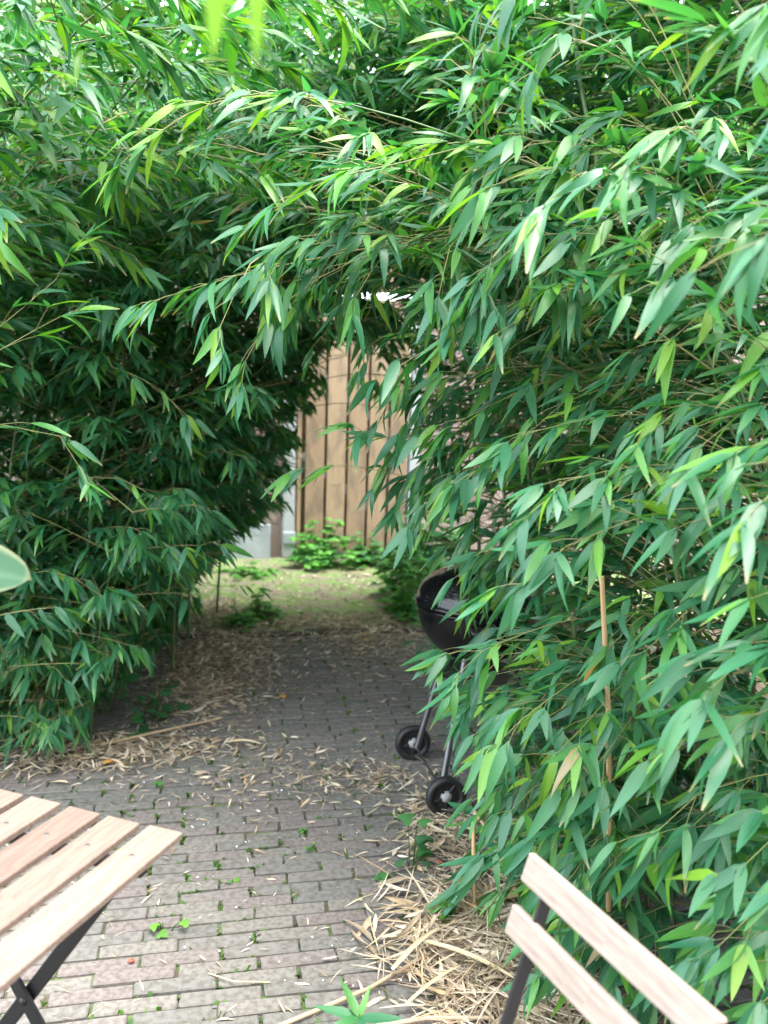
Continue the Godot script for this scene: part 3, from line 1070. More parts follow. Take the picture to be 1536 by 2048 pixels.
func barbecue() -> void:
	var at := Vector3(0.375, 0, -3.17)
	var g := thing("kettle_barbecue", "glossy black kettle barbecue on wheels half hidden by bamboo leaves", "barbecue", at)
	var R := 0.238
	var prof := []
	for i in 17:                         # bowl from bottom to rim
		var a := PI / 2 * i / 16.0
		prof.append(Vector2(R * 0.985 * sin(a) + 0.001, 0.68 - 0.205 * cos(a)))
	prof.append_array([Vector2(R * 1.0, 0.686), Vector2(R * 1.025, 0.689), Vector2(R * 1.03, 0.695), Vector2(R * 1.015, 0.699), Vector2(R * 0.97, 0.697)])
	part("bowl", lathe(prof, 56), M.enamel, g)
	var lp := [Vector2(R * 0.995, 0.703), Vector2(R * 1.035, 0.702), Vector2(R * 1.045, 0.709), Vector2(R * 1.035, 0.716), Vector2(R * 1.0, 0.722)]
	for i in range(1, 18):
		var a := PI / 2 * i / 17.0
		lp.append(Vector2(R * cos(a) + 0.0005, 0.724 + 0.125 * sin(a)))
	var lid := part("lid", lathe(lp, 56), M.enamel, g)
	var vent := lathe([Vector2(0.0, 0.002), Vector2(0.04, 0.0), Vector2(0.04, 0.004), Vector2(0.012, 0.006), Vector2(0.0, 0.008)], 24)
	part("vent", vent, M.alu, lid, Transform3D(Basis(Vector3(1, 0, 0.3).normalized(), 0.42), Vector3(0.04, 0.835, 0.085)))
	part("handle", tube_mesh([Vector3(-0.06, 0.842, 0), Vector3(-0.055, 0.872, 0), Vector3(-0.03, 0.884, 0), Vector3(0.03, 0.884, 0), Vector3(0.055, 0.872, 0), Vector3(0.06, 0.842, 0)], [0.005, 0.007, 0.012, 0.012, 0.007, 0.005]), M.rubber, lid)
	for s in [-1, 1]:
		part("bowl_handle", tube_mesh([Vector3(-0.05, 0.66, s * 0.225), Vector3(-0.05, 0.655, s * 0.275), Vector3(0.05, 0.655, s * 0.275), Vector3(0.05, 0.66, s * 0.225)], [0.005, 0.009, 0.009, 0.005]), M.rubber, g)
	# legs: two to the wheels, one to the far side
	var c1 := Vector3(0.148, 0.075, -3.297) - at
	var c2 := Vector3(0.251, 0.075, -2.844) - at
	var foot := Vector3(0.27, 0.0, -0.07)
	var leg_tops := [Vector3(-0.10, 0.52, -0.10), Vector3(-0.06, 0.52, 0.14), Vector3(0.14, 0.52, -0.03)]
	for k in 3:
		var e: Vector3 = [c1.lerp(c2, 0.12), c1.lerp(c2, 0.88), foot][k]
		var lg := part("leg", tube_mesh([leg_tops[k], leg_tops[k].lerp(e, 0.5), e], [0.0125]), M.alu, g)
		if k == 2:
			part("foot_cap", lathe([Vector2(0.0, 0.0), Vector2(0.017, 0.0), Vector2(0.017, 0.04), Vector2(0.0, 0.042)], 14), M.rubber, lg, Transform3D(Basis.IDENTITY, foot))
	part("axle", tube_mesh([c1, c2], [0.005]), M.alu, g)
	part("ash_catcher", lathe([Vector2(0.0, 0.40), Vector2(0.12, 0.402), Vector2(0.155, 0.425), Vector2(0.16, 0.428), Vector2(0.157, 0.431), Vector2(0.118, 0.408), Vector2(0.0, 0.406)], 40), M.alu, g)
	var ax := (c2 - c1).normalized()
	var wb := Basis(Vector3.UP.cross(ax).normalized(), ax, Vector3.UP.cross(ax).normalized().cross(ax))
	for c in [c1, c2]:
		var tyre := []
		for i in 17:
			var a := TAU * i / 16.0
			tyre.append(Vector2(0.0605 + 0.0145 * cos(a), 0.018 * sin(a)))
		var wh := part("wheel", lathe(tyre, 36), M.rubber, g, Transform3D(wb, c))
		part("disc", lathe([Vector2(0.0, -0.006), Vector2(0.05, -0.006), Vector2(0.052, 0.0), Vector2(0.05, 0.006), Vector2(0.0, 0.006)], 30), M.rubber, wh)
		part("hub_cap", lathe([Vector2(0.02, -0.012), Vector2(0.022, 0.006), Vector2(0.014, 0.016), Vector2(0.0, 0.018)], 20), M.hub, wh)
		for i in 5:
			part("spoke", bevel_box(Vector3(0.010, 0.006, 0.034), 0.002), M.rubber, wh, Transform3D(Basis(Vector3.UP, TAU * i / 5.0), Vector3.ZERO) * Transform3D(Basis.IDENTITY, Vector3(0, 0.008, 0.034)))

func table_plant() -> void:
	var pot_at := Vector3(-0.86, 0.702, -1.22)
	var root := thing("potted_plant", "plant with broad dull green pale-edged leaves reaching over the slatted table", "plant", pot_at)
	part("pot", lathe([Vector2(0.0, 0.0), Vector2(0.055, 0.0), Vector2(0.075, 0.12), Vector2(0.082, 0.12), Vector2(0.082, 0.145), Vector2(0.072, 0.145), Vector2(0.068, 0.125), Vector2(0.0, 0.125)], 32), M.clay, root)
	var specs := [[Vector3(0.18, 0.525, 0.02), Vector3(1, 0.0, 0.05), 0.17, 0.30], [Vector3(-0.05, 0.66, 0.10), Vector3(-0.3, 0.5, 0.9), 0.2, 0.24], [Vector3(-0.15, 0.48, -0.08), Vector3(-1, 0.1, -0.4), 0.2, 0.24], [Vector3(-0.02, 0.42, 0.14), Vector3(0.1, -0.1, 1), 0.18, 0.24], [Vector3(-0.06, 0.52, -0.14), Vector3(-0.2, 0.2, -1), 0.2, 0.24]]
	for s in specs:
		var p: Vector3 = s[0]
		var st := part("stem", tube_mesh([Vector3(0, 0.12, 0), Vector3(p.x * 0.3, p.y * 0.6, p.z * 0.3), p], [0.006, 0.005, 0.0035], 8, Color(0.06, 0.1, 0.04)), M.culm, root)
		var lf := Acc.new()
		var b := blade(s[1], Vector3(0.05, 0.75, 0.65), s[2])
		var n := 14
		for i in n + 1:
			var t := float(i) / n
			var w: float = pow(sin(PI * pow(clampf(t, 0.0, 1.0), 0.9)), 0.55) * s[3]
			if i == n: w = 0.02
			for k in range(-4, 5):
				var f := k / 4.0
				var pos := Vector3(w * f, t, 0.05 * absf(f) - 0.16 * t * t + 0.006 * sin(t * 30.0) * f * f)
				var rim := absf(f) > 0.95 or i == n      # the blade's own pale margin
				lf.vert(p + b * pos, (b * Vector3(-f * 0.2, 0.3 * t, 1)).normalized(), Color(0.13, 0.15, 0.09) if rim else (Color(0.03, 0.07, 0.042) if k != 0 else Color(0.045, 0.09, 0.055)), Vector2(f, t))
		for i in n:
			for k in 8:
				var a := i * 9 + k
				lf.tri(a, a + 9, a + 1)
				lf.tri(a + 1, a + 9, a + 10)
		part("leaf", lf.mesh(), M.dull_leaf, root)

# ---------------------------------------------------------------- litter on the ground
func litter() -> void:
	var shp := [leaf_shape(4, 0.12, 0.8, 0.5, 0.07, false, 0.15), leaf_shape(4, -0.2, -0.5, 0.6, 0.06, false, -0.1), leaf_shape(4, 0.3, 1.6, 0.4, 0.055, false, 0.2), leaf_shape(4, 0.05, 0.2, 0.8, 0.05, true, -0.2), leaf_shape(3, 0.02, 0.1, 0.9, 0.016, true, 0.1), leaf_shape(3, -0.05, 0.4, 0.7, 0.011, true, -0.15)]
	var pal := [Color(0.46, 0.37, 0.26), Color(0.54, 0.45, 0.33), Color(0.38, 0.29, 0.20), Color(0.31, 0.24, 0.17), Color(0.58, 0.50, 0.38), Color(0.44, 0.31, 0.18), Color(0.26, 0.2, 0.14), Color(0.5, 0.4, 0.31)]
	# [u, w, reach along u, reach along w, count, length, depth of the heap, label, name]
	var heaps := [
		[0.10, -4.75, 0.30, 0.55, 2600, 0.048, 0.018, "pinkish tan drift of dry leaves at the kerb end of the path"],
		[-0.42, -3.42, 0.42, 0.16, 1300, 0.055, 0.018, "band of dry leaves along the foot of the shaded bamboo"],
		[0.98, -4.85, 0.32, 0.42, 1300, 0.05, 0.018, "dry leaves heaped between the barbecue and the kerb"],
		[0.76, -1.98, 0.20, 0.30, 2600, 0.095, 0.045, "pale straw and dry sheaths heaped by the chair"],
		[0.80, -2.62, 0.14, 0.22, 520, 0.065, 0.018, "small pale heap of straw beside the round-leaved weed"],
		[0.62, -3.05, 0.26, 0.14, 330, 0.045, 0.008, "thin scatter of straw at the barbecue wheels"],
		[0.20, -3.15, 0.42, 0.28, 420, 0.042, 0.006, "loose dry bamboo leaves strewn across the middle of the path"],
		[-0.02, -4.15, 0.22, 0.42, 1500, 0.05, 0.01, "brown leaf litter along the shaded edge of the path"],
		[0.1, -5.5, 0.4, 0.4, 1200, 0.05, 0.015, "dry leaves drifted over the yard edge by the shaded bamboo"],
		[0.75, -5.2, 0.5, 0.22, 1300, 0.05, 0.012, "pale dry leaves strewn along the kerb at the yard edge"],
		[1.05, -6.2, 0.6, 0.7, 420, 0.055, 0.01, "few dry leaves strewn over the mossy yard"]]
	for h in heaps:
		var a := Acc.new()
		for i in int(h[4]):
			var r := sqrt(-2.0 * log(maxf(rng.randf(), 1e-4))) * 0.62
			var an := rf(0, TAU)
			var q := W(h[0] + cos(an) * r * h[2], 0, h[1] + sin(an) * r * h[3])
			var mound: float = h[6] * exp(-r * r)
			var d := Vector3(rf(-1, 1), rf(-.12, .12), rf(-1, 1)).normalized()
			var l: float = h[5] * rf(0.4, 1.35)
			var k := rng.randi() % 6
			if h[5] > 0.08 and rng.randf() < 0.5:
				k = 4 + rng.randi() % 2
			if k > 3:
				l *= 1.5
			var up := Vector3(rf(-.7, .7), 1, rf(-.7, .7))
			q.y = 0.006 + mound * rng.randf() + absf(d.y) * l * 0.5
			a.add(shp[k], Transform3D(blade(d, up, l, rf(0.8, 1.6)), q - d * l * 0.5), flat_cols(shp[k], (pal[rng.randi() % pal.size()] as Color) * rf(0.85, 1.25)))
		var o := part(numbered("leaf_litter"), a.mesh(), M.dry, self)
		o.set_meta("kind", "stuff")
		o.set_meta("label", h[7])
		o.set_meta("category", "leaf litter")
	var a := Acc.new()
	for i in 1300:
		var u := rf(-1.1, 1.0)
		var q := W(u, 0.005, rf(-1.5, -5.0))
		var d := Vector3(rf(-1, 1), rf(-.08, .08), rf(-1, 1)).normalized()
		var l := rf(0.01, 0.055)
		var k := rng.randi() % 6
		a.add(shp[k], Transform3D(blade(d, Vector3(rf(-.4, .4), 1, rf(-.4, .4)), l, rf(0.7, 1.3)), q), flat_cols(shp[k], (pal[rng.randi() % pal.size()] as Color) * rf(0.85, 1.2)))
	var o := part(numbered("leaf_litter"), a.mesh(), M.dry, self)
	o.set_meta("kind", "stuff")
	o.set_meta("label", "straw bits and small dry leaves scattered over the paving")
	o.set_meta("category", "leaf litter")
	# pieces one can pick out
	var canes := [
		["brown dry cane lying on the paving before the straw heap", [Vector3(-0.21, 0.012, -1.80), Vector3(0.0, 0.018, -1.93), Vector3(0.16, 0.02, -2.07)], 0.0055, Color(0.40, 0.30, 0.2)],
		["pale thin dry stalk lying beside the straw heap by the chair", [Vector3(0.0, 0.016, -1.80), Vector3(0.14, 0.022, -1.83), Vector3(0.30, 0.02, -1.84)], 0.006, Color(0.42, 0.33, 0.24)],
		["dry cane lying across the dead leaves under the shaded bamboo", [Vector3(-1.12, 0.03, -3.28), Vector3(-0.9, 0.03, -3.45), Vector3(-0.7, 0.02, -3.62)], 0.006, Color(0.42, 0.3, 0.18)],
		["thin bent yellow straw lying alone on the bricks", [Vector3(-0.41, 0.008, -1.98), Vector3(-0.34, 0.01, -1.95), Vector3(-0.25, 0.008, -1.955)], 0.0016, Color(0.6, 0.5, 0.26)],
		["broken tan cane leaning in the leaves above the straw heap", [Vector3(0.44, 0.02, -2.28), Vector3(0.36, 0.2, -2.31), Vector3(0.29, 0.28, -2.36)], 0.006, Color(0.42, 0.3, 0.18)]]
	for c in canes:
		var root := thing("fallen_cane", c[0], "cane")
		part("stalk", tube_mesh(c[1], [c[2], c[2] * 0.95, c[2] * 0.8], 8, c[3]), M.dry, root)
	# culm sheaths: stiff curved husks
	var sheaths := [[Vector3(0.36, 0.035, -2.27), 0.4, 0.22, 0.05, "broad tan culm sheath lying against the bamboo stems"], [Vector3(0.38, 0.03, -2.14), 0.15, 0.18, 0.045, "short broad tan culm sheath below the bamboo stems"], [Vector3(0.25, 0.05, -2.0), -0.6, 0.26, 0.022, "long bleached culm sheath on top of the straw heap"], [Vector3(0.12, 0.04, -2.05), 0.9, 0.2, 0.018, "curled pale culm sheath at the paving edge of the straw heap"], [Vector3(0.16, 0.035, -1.92), 0.75, 0.2, 0.012, "narrow straight culm sheath pointing at the brown cane"], [Vector3(-0.83, 0.012, -2.62), 0.5, 0.11, 0.012, "pale grey dry sheath lying alone on the path"], [Vector3(-0.55, 0.02, -3.35), -0.2, 0.15, 0.022, "grey crumpled dry leaf lying on the middle of the path"]]
	for s in sheaths:
		var root := thing("culm_sheath", s[4], "dry sheath", s[0], s[1])
		var m := Acc.new()
		for i in 9:
			var t := i / 8.0
			var w: float = s[3] * 0.5 * sqrt(maxf(0.02, 1.0 - pow(absf(t - 0.4) / 0.62, 2.0)))
			for k in range(-3, 4):
				var f := k / 3.0
				var arc := f * 1.0
				m.vert(Vector3((t - 0.5) * s[2], w * 0.7 * (1.0 - cos(arc)) + 0.012 * sin(t * 3.0) + 0.01 * t, sin(arc) * w), Vector3(0, cos(arc), -sin(arc)).normalized(), Color(0.50, 0.37, 0.21).lerp(Color(0.62, 0.53, 0.36), rng.randf()) if s[3] < 0.04 else Color(0.45, 0.30, 0.15).lerp(Color(0.52, 0.37, 0.2), rng.randf()))
		for i in 8:
			for k in 6:
				var q := i * 7 + k
				m.tri(q, q + 7, q + 1); m.tri(q + 1, q + 7, q + 8)
		part("husk", m.mesh(), M.dry, root)
	var bright := [[Vector3(-1.06, 0.02, -3.13), 0.05, "orange dry leaf on the litter under the shaded bamboo"], [Vector3(-0.07, 0.02, -4.85), 0.06, "ochre dry leaf lying against the kerb"], [Vector3(-0.45, 0.015, -3.9), 0.05, "orange brown dry leaf in the shaded part of the path"]]
	for b in bright:
		var root := thing("fallen_leaf", b[2], "dry leaf", b[0], rf(0, TAU))
		var t := leaf_shape(5, 0.2, 0.5, 0.3, 0.16, false, 0.1)
		var m := Acc.new()
		m.add(t, Transform3D(blade(Vector3(1, 0.05, 0.2), Vector3(0.1, 1, 0.2), b[1] * 1.9), Vector3.ZERO), flat_cols(t, Color(0.55, 0.27, 0.06)))
		part("blade", m.mesh(), M.dry, root)
	var chips := [[Vector3(-0.62, 0.006, -2.02), 0.008], [Vector3(-0.105, 0.006, -1.87), 0.008], [Vector3(0.21, 0.008, -2.53), 0.013]]
	for i in 3:
		var root := thing("petal", ["small red petal on the bricks near the table", "small red petal on the bricks near the brown cane", "red clay crumb under the round-leaved weed"][i], "petal", chips[i][0])
		part("flake", lathe([Vector2(0, -0.004), Vector2(chips[i][1], -0.001), Vector2(chips[i][1] * 0.8, 0.004), Vector2(0, 0.005)], 8), M.red, root)
	var wc := Acc.new()
	var crumb := mesh_shape(bevel_box(Vector3(1, 0.5, 0.7), 0.2, 0.1))
	for i in 60:
		var q := W(rf(-0.5, 0.75), 0.005, rf(-1.7, -3.2))
		wc.add(crumb, Transform3D(Basis.from_euler(Vector3(rf(-.3, .3), rf(0, TAU), 0)).scaled(Vector3.ONE * rf(0.003, 0.008)), q), flat_cols(crumb, Color.WHITE))
	var wo := part("grit", wc.mesh(), M.white_bit, self)
	wo.set_meta("kind", "stuff")
	wo.set_meta("label", "whitish crumbs of grit sprinkled over the bricks")
	wo.set_meta("category", "grit")

func weeds() -> void:
	var tri_leaf := lobed(15, 3, 0.45, 0.5, 0.06)
	var round_leaf := lobed(14, 1, 0.2, 0.4)
	var toothed := lobed(18, 5, 0.3, 0.5, 0.1)
	var g1 := [Color(0.10, 0.34, 0.065), Color(0.08, 0.27, 0.055), Color(0.15, 0.42, 0.07), Color(0.07, 0.23, 0.055)]
	var g2 := [Color(0.05, 0.19, 0.07), Color(0.065, 0.23, 0.08), Color(0.045, 0.15, 0.06)]
	var gl := [Color(0.14, 0.31, 0.05), Color(0.11, 0.27, 0.05)]
	weed("leafy_weed", "bright green leafy weed clump growing at the foot of the plank gate", "weed", W(0.95, 0, -7.0), 0.27, 0.36, 210, 0.07, toothed, g1)
	weed("leafy_weed", "smaller darker weed clump at the middle of the plank gate foot", "weed", W(1.36, 0, -7.1), 0.18, 0.26, 110, 0.055, toothed, g2 + g1)
	weed("leafy_weed", "broad-leaved weed clump before the barbecue-side gate post", "weed", W(1.82, 0, -6.9), 0.32, 0.42, 180, 0.10, round_leaf, g2)
	weed("leafy_weed", "tall bright weed bank along the yard behind the barbecue", "weed", W(1.44, 0, -5.75), 0.26, 0.42, 280, 0.065, tri_leaf, g1)
	weed("leafy_weed", "bright weed bank between the barbecue and the kerb", "weed", W(1.36, 0, -5.3), 0.2, 0.34, 210, 0.06, tri_leaf, g1)
	weed("leafy_weed", "green weed growing among dry leaves at the yard edge", "weed", W(0.36, 0, -5.42), 0.13, 0.17, 80, 0.045, tri_leaf, g1)
	weed("leafy_weed", "low weed beside the shaded bamboo at the kerb", "weed", W(0.22, 0, -5.2), 0.1, 0.13, 50, 0.05, toothed, g1)
	weed("leafy_weed", "low pale weed patch at the wall plinth", "weed", W(0.36, 0, -6.7), 0.22, 0.08, 90, 0.045, tri_leaf, gl + g1)
	weed("leafy_weed", "small dark weed with oval leaves under the shaded bamboo", "weed", Vector3(-1.02, 0, -3.62), 0.13, 0.2, 26, 0.06, round_leaf, g2, true)
	weed("seedling", "bright green seedling growing alone in a brick joint", "weed", Vector3(-0.568, 0, -2.16), 0.04, 0.035, 5, 0.042, tri_leaf, gl, true)
	weed("leafy_weed", "round-leaved bluish weed at the paving edge under bamboo", "weed", Vector3(0.12, 0, -2.5), 0.1, 0.17, 11, 0.06, tri_leaf, [Color(0.06, 0.19, 0.08), Color(0.08, 0.24, 0.08)], true)
	weed("leafy_weed", "feathery pale weed growing out of the straw heap", "weed", Vector3(0.24, 0, -2.2), 0.07, 0.08, 26, 0.03, tri_leaf, gl, true)
	weed("seedling", "single light green sprout in the straw heap by the chair", "weed", Vector3(0.29, 0, -2.0), 0.03, 0.07, 4, 0.03, round_leaf, gl, true)
	var i := 0
	for p in [Vector3(-0.43, 0, -2.4), Vector3(-0.24, 0, -2.72), Vector3(-0.82, 0, -3.0), Vector3(-0.55, 0, -3.05), Vector3(0.1, 0, -2.28), Vector3(-0.2, 0, -2.6)]:
		weed("seedling", "tiny green seedling sprouting from a paving joint", "weed", p, 0.012, 0.02, 3, 0.02, round_leaf, gl + g1, true, "tiny seedlings in the paving joints")
		i += 1

# ---------------------------------------------------------------- the thickets
func thickets() -> void:
	var RG := "bamboo thicket beside the barbecue"
	var LG := "shaded bamboo thicket"
	# barbecue side
	var spots := []
	for row in 12:
		for col in 6:
			var u := 1.10 + col * 0.34 + rf(-.11, .11)
			var w := -1.5 - row * 0.385 + rf(-.12, .12)
			if (w < -3.5 and u < 1.32) or (w < -4.3 and u < 1.9) or (col > 3 and row > 5 and (row + col) % 2 == 0):
				continue
			spots.append(Vector2(u, w))
	for s in spots:
		var b := W(s.x, -0.03, s.y)
		if Vector2(b.x - 0.40, b.z + 3.17).length() < 0.42 or b.z > -1.35:
			continue
		var edge: float = clampf((s.x - 1.1) / 1.6, 0.0, 1.0)
		var az := PI + YAW + rf(-0.9, 0.9)     # mostly towards the path
		var far := smoothstep(-2.5, -5.5, s.y)
		var where := "leafy green bamboo in the thicket behind the folding chair" if s.y > -2.3 else ("leafy green bamboo in the thicket level with the barbecue" if s.y > -3.9 else "leafy green bamboo in the thicket between the barbecue and the wall")
		if edge > 0.5:
			where = where.replace("leafy green bamboo in", "leafy green bamboo deep in")
		bamboo(b, rf(2.5, 3.3) + far * 1.1 + (0.7 if edge > 0.35 else 0.0), az, rf(0.0, 0.1), rf(0.7, 1.5), rf(0.007, 0.012), rf(0.05, 0.25) if edge < 0.5 else rf(0.3, 0.7), rf(0.5, 0.66), rf(0.105, 0.138), where, RG, 0.13, 1.0 if edge < 0.4 else 0.75)
	# shaded side
	for row in 8:
		for col in 7:
			var u := -0.46 - col * 0.36 + rf(-.12, .12)
			var w := -3.7 - row * 0.38 + rf(-.12, .12)
			u += 0.09 * row
			if (row > 5 and col < 1) or (col > 2 and row > 1 and (row + col) % 2 == 0):
				continue
			var b := W(u, -0.03, w)
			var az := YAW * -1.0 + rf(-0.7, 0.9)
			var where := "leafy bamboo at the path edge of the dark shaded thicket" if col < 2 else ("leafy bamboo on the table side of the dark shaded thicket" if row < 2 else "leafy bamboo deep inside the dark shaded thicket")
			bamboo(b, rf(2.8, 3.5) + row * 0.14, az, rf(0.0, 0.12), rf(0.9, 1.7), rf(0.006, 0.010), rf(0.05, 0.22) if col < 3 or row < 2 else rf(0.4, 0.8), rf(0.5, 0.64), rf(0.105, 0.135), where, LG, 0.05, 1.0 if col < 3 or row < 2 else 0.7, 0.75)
	# young low bushes that close the thickets down to the ground
	for i in 28:
		var q := Vector2(-0.46 - rf(0.0, 0.35), -3.42 - i * 0.13) if i < 14 else Vector2(-0.62 - (i - 14) * 0.12, -3.32 - rf(0.0, 0.35))
		if i < 14: q.x += i * 0.03
		bamboo(W(q.x, -0.03, q.y), rf(0.8, 1.4), rf(0, TAU), rf(0.05, 0.3), rf(0.3, 1.0), 0.004, 0.02, rf(0.32, 0.45), rf(0.11, 0.14), "low bushy bamboo shoot at the foot of the dark shaded thicket", "low shoots of the shaded thicket", 0.05, 1.0, 0.9)
	for i in 22:
		var q := Vector2(0.98 + rf(0.0, 0.3), -1.55 - i * 0.15)
		var at := W(q.x, -0.03, q.y)
		if Vector2(at.x - 0.40, at.z + 3.17).length() < 0.36 or q.y < -3.4:
			continue
		bamboo(at, rf(0.6, 1.3), rf(0, TAU), rf(0.05, 0.35), rf(0.3, 1.0), 0.004, 0.02, rf(0.3, 0.45), rf(0.12, 0.15), "low bushy bamboo shoot at the foot of the barbecue-side thicket", "low shoots of the barbecue-side thicket", 0.12, 1.0, 0.6)
	for i in 9:
		bamboo(W(-0.45 + 0.03 * i + rf(-.06, .06), -0.03, -3.9 - i * 0.17), rf(2.1, 2.9), -YAW + rf(-0.5, 0.5), rf(0.08, 0.2), rf(1.0, 1.7), 0.006, 0.12, rf(0.5, 0.62), rf(0.10, 0.13), "drooping bamboo bulging from the shaded thicket over the path", "drooping bamboo over the path", 0.04, 1.0, 0.85)
	# tall ones that lean out over the shaded side and catch the light
	for q in [[Vector3(-1.9, -0.03, -3.1), Vector3(-0.9, 2.5, -2.6), Vector3(-0.3, 2.55, -2.45)], [Vector3(-2.2, -0.03, -2.9), Vector3(-1.4, 2.5, -2.4), Vector3(-0.9, 2.45, -2.15)], [Vector3(-1.8, -0.03, -3.4), Vector3(-0.6, 2.75, -3.0), Vector3(-0.1, 2.7, -2.8)], [Vector3(-2.0, -0.03, -3.3), Vector3(-1.1, 2.15, -2.75), Vector3(-0.65, 2.1, -2.6)], [Vector3(-2.3, -0.03, -3.4), Vector3(-1.5, 2.0, -2.8), Vector3(-1.15, 1.95, -2.6)], [Vector3(-2.1, -0.03, -3.6), Vector3(-1.2, 2.4, -3.1), Vector3(-0.75, 2.4, -2.9)], [Vector3(-2.5, -0.03, -3.1), Vector3(-1.8, 2.3, -2.5), Vector3(-1.35, 2.3, -2.25)], [Vector3(-1.7, -0.03, -3.8), Vector3(-0.7, 2.4, -3.4), Vector3(-0.25, 2.4, -3.2)]]:
		var m: Vector3 = q[0].lerp(q[1], 0.45)
		m.y = q[1].y * 0.62
		m = m.lerp(Vector3(q[0].x, m.y, q[0].z), 0.5)
		drawn_bamboo([q[0], m, q[1], q[2]], 0.008, "tall bamboo leaning out brightly lit above the shaded thicket", "lit bamboo over the shaded thicket", 0.135, 0.5, 0.42, 0.32, 1.0)
	for q in [[W(2.0, -0.03, -4.6), W(1.55, 2.35, -4.7), W(0.75, 2.45, -4.8)], [W(2.05, -0.03, -5.3), W(1.7, 2.3, -5.35), W(1.0, 2.3, -5.4)], [W(-0.1, -0.03, -5.0), W(0.3, 2.2, -5.1), W(0.95, 2.3, -5.2)], [W(1.9, -0.03, -4.2), W(1.5, 2.1, -4.1), W(0.85, 2.25, -4.05)]]:
		var m: Vector3 = q[0].lerp(q[1], 0.5)
		m = m.lerp(Vector3(q[0].x, m.y, q[0].z), 0.6)
		drawn_bamboo([q[0], m, q[1], q[2]], 0.008, "bamboo bent over the kerb and veiling the top of the plank gate", "bamboo bent over the kerb", 0.13, 0.5, 0.5, 0.1, 1.0)
	# ones that can be picked out by their sprays
	var a := drawn_bamboo([Vector3(1.15, -0.03, -2.45), Vector3(1.12, 0.6, -2.44), Vector3(1.05, 1.1, -2.4), Vector3(0.92, 1.6, -2.33), Vector3(0.74, 1.84, -2.3), Vector3(0.47, 1.92, -2.3), Vector3(0.22, 1.92, -2.35), Vector3(-0.05, 1.87, -2.35)], 0.008, "arching bamboo whose long spray crosses above the path to the shaded side", "", 0.13, 0.3, 0.55, 0.12)
	spray(a, [Vector3(-0.05, 1.87, -2.35), Vector3(-0.22, 1.83, -2.34), Vector3(-0.40, 1.78, -2.30), Vector3(-0.62, 1.70, -2.25)], 0.125, 0.55, 0.2, 0.0, 0.06)
	spray(a, [Vector3(0.22, 1.92, -2.35), Vector3(-0.11, 1.83, -2.36), Vector3(-0.30, 1.70, -2.35), Vector3(-0.38, 1.56, -2.30)], 0.12, 0.7, 0.22, 0.3, 0.07)
	spray(a, [Vector3(0.74, 1.84, -2.3), Vector3(0.45, 1.78, -2.2), Vector3(0.2, 1.66, -2.15), Vector3(0.02, 1.55, -2.15)], 0.125, 0.7, 0.1, 0.25, 0.06)
	spray(a, [Vector3(0.92, 1.6, -2.33), Vector3(0.6, 1.58, -2.3), Vector3(0.35, 1.5, -2.28), Vector3(0.16, 1.40, -2.25)], 0.13, 0.6, 0.12, 0.25, 0.065)
	spray(a, [Vector3(1.05, 1.1, -2.4), Vector3(0.59, 1.16, -2.6), Vector3(0.34, 1.25, -2.55), Vector3(0.08, 1.34, -2.50), Vector3(-0.05, 1.36, -2.45)], 0.115, 0.25, 0.35, 0.6, 0.1)
	spray(a, [Vector3(1.07, 1.0, -2.41), Vector3(0.35, 1.17, -2.60), Vector3(0.12, 1.22, -2.60), Vector3(-0.10, 1.27, -2.50), Vector3(-0.24, 1.26, -2.45)], 0.115, 0.35, 0.3, 0.6, 0.12, Vector2i(1, 3))
	spray(a, [Vector3(1.12, 0.6, -2.44), Vector3(0.55, 0.78, -2.50), Vector3(0.36, 0.76, -2.50), Vector3(0.21, 0.72, -2.45)], 0.125, 0.45, 0.2, 0.45, 0.07)
	for i in 16:
		var from := Vector3(1.05 - 0.02 * i, 1.05 + i * 0.045, -2.4)
		var to := Vector3(rf(0.0, 0.30), rf(1.22, 1.66), rf(-2.75, -2.3))
		spray(a, [from, from.lerp(to, 0.5) + Vector3(0, 0.10, 0), to, to + Vector3(-0.07, -0.09, 0.02)], rf(0.095, 0.12), 0.6, 0.2, 0.5, 0.07, Vector2i(2, 4))
	for i in 9:
		var from := Vector3(1.07, 0.95 + i * 0.05, -2.41)
		var to := Vector3(rf(0.36, 0.62), rf(0.84, 1.08), rf(-2.9, -2.6))
		spray(a, [from, from.lerp(to, 0.5) + Vector3(0, 0.14, 0), to, to + Vector3(-0.06, -0.08, 0.02)], rf(0.11, 0.13), 0.6, 0.15, 0.45, 0.075, Vector2i(2, 4))
	for i in 26:
		var x := 0.55 - i * 0.034
		var from := Vector3(x, 1.9 - 0.06 * absf(x - 0.2), -2.33)
		var to := from + Vector3(rf(-0.2, 0.02), rf(-0.24, -0.1), rf(-0.35, 0.3))
		spray(a, [from, from.lerp(to, 0.5) + Vector3(0, 0.05, 0), to], rf(0.095, 0.12), 0.7, 0.16, 0.3, 0.07, Vector2i(2, 4))
	var b := drawn_bamboo([Vector3(1.05, -0.03, -2.1), Vector3(1.03, 0.8, -2.12), Vector3(0.9, 1.5, -2.18), Vector3(0.6, 1.92, -2.2), Vector3(0.2, 2.1, -2.2), Vector3(-0.11, 2.18, -2.2)], 0.008, "arching bamboo with the highest yellow-green spray over the path", "", 0.12, 0.34, 0.5, 0.25, 0.9, 1.05)
	spray(b, [Vector3(-0.11, 2.18, -2.2), Vector3(-0.33, 2.20, -2.2), Vector3(-0.5, 2.14, -2.17), Vector3(-0.60, 2.06, -2.15)], 0.13, 0.35, 0.6, 0.0, 0.06)
	spray(b, [Vector3(0.2, 2.1, -2.2), Vector3(0.0, 2.02, -2.1), Vector3(-0.15, 1.97, -2.05), Vector3(-0.28, 1.9, -2.05)], 0.12, 0.3, 0.5, 0.2, 0.07)
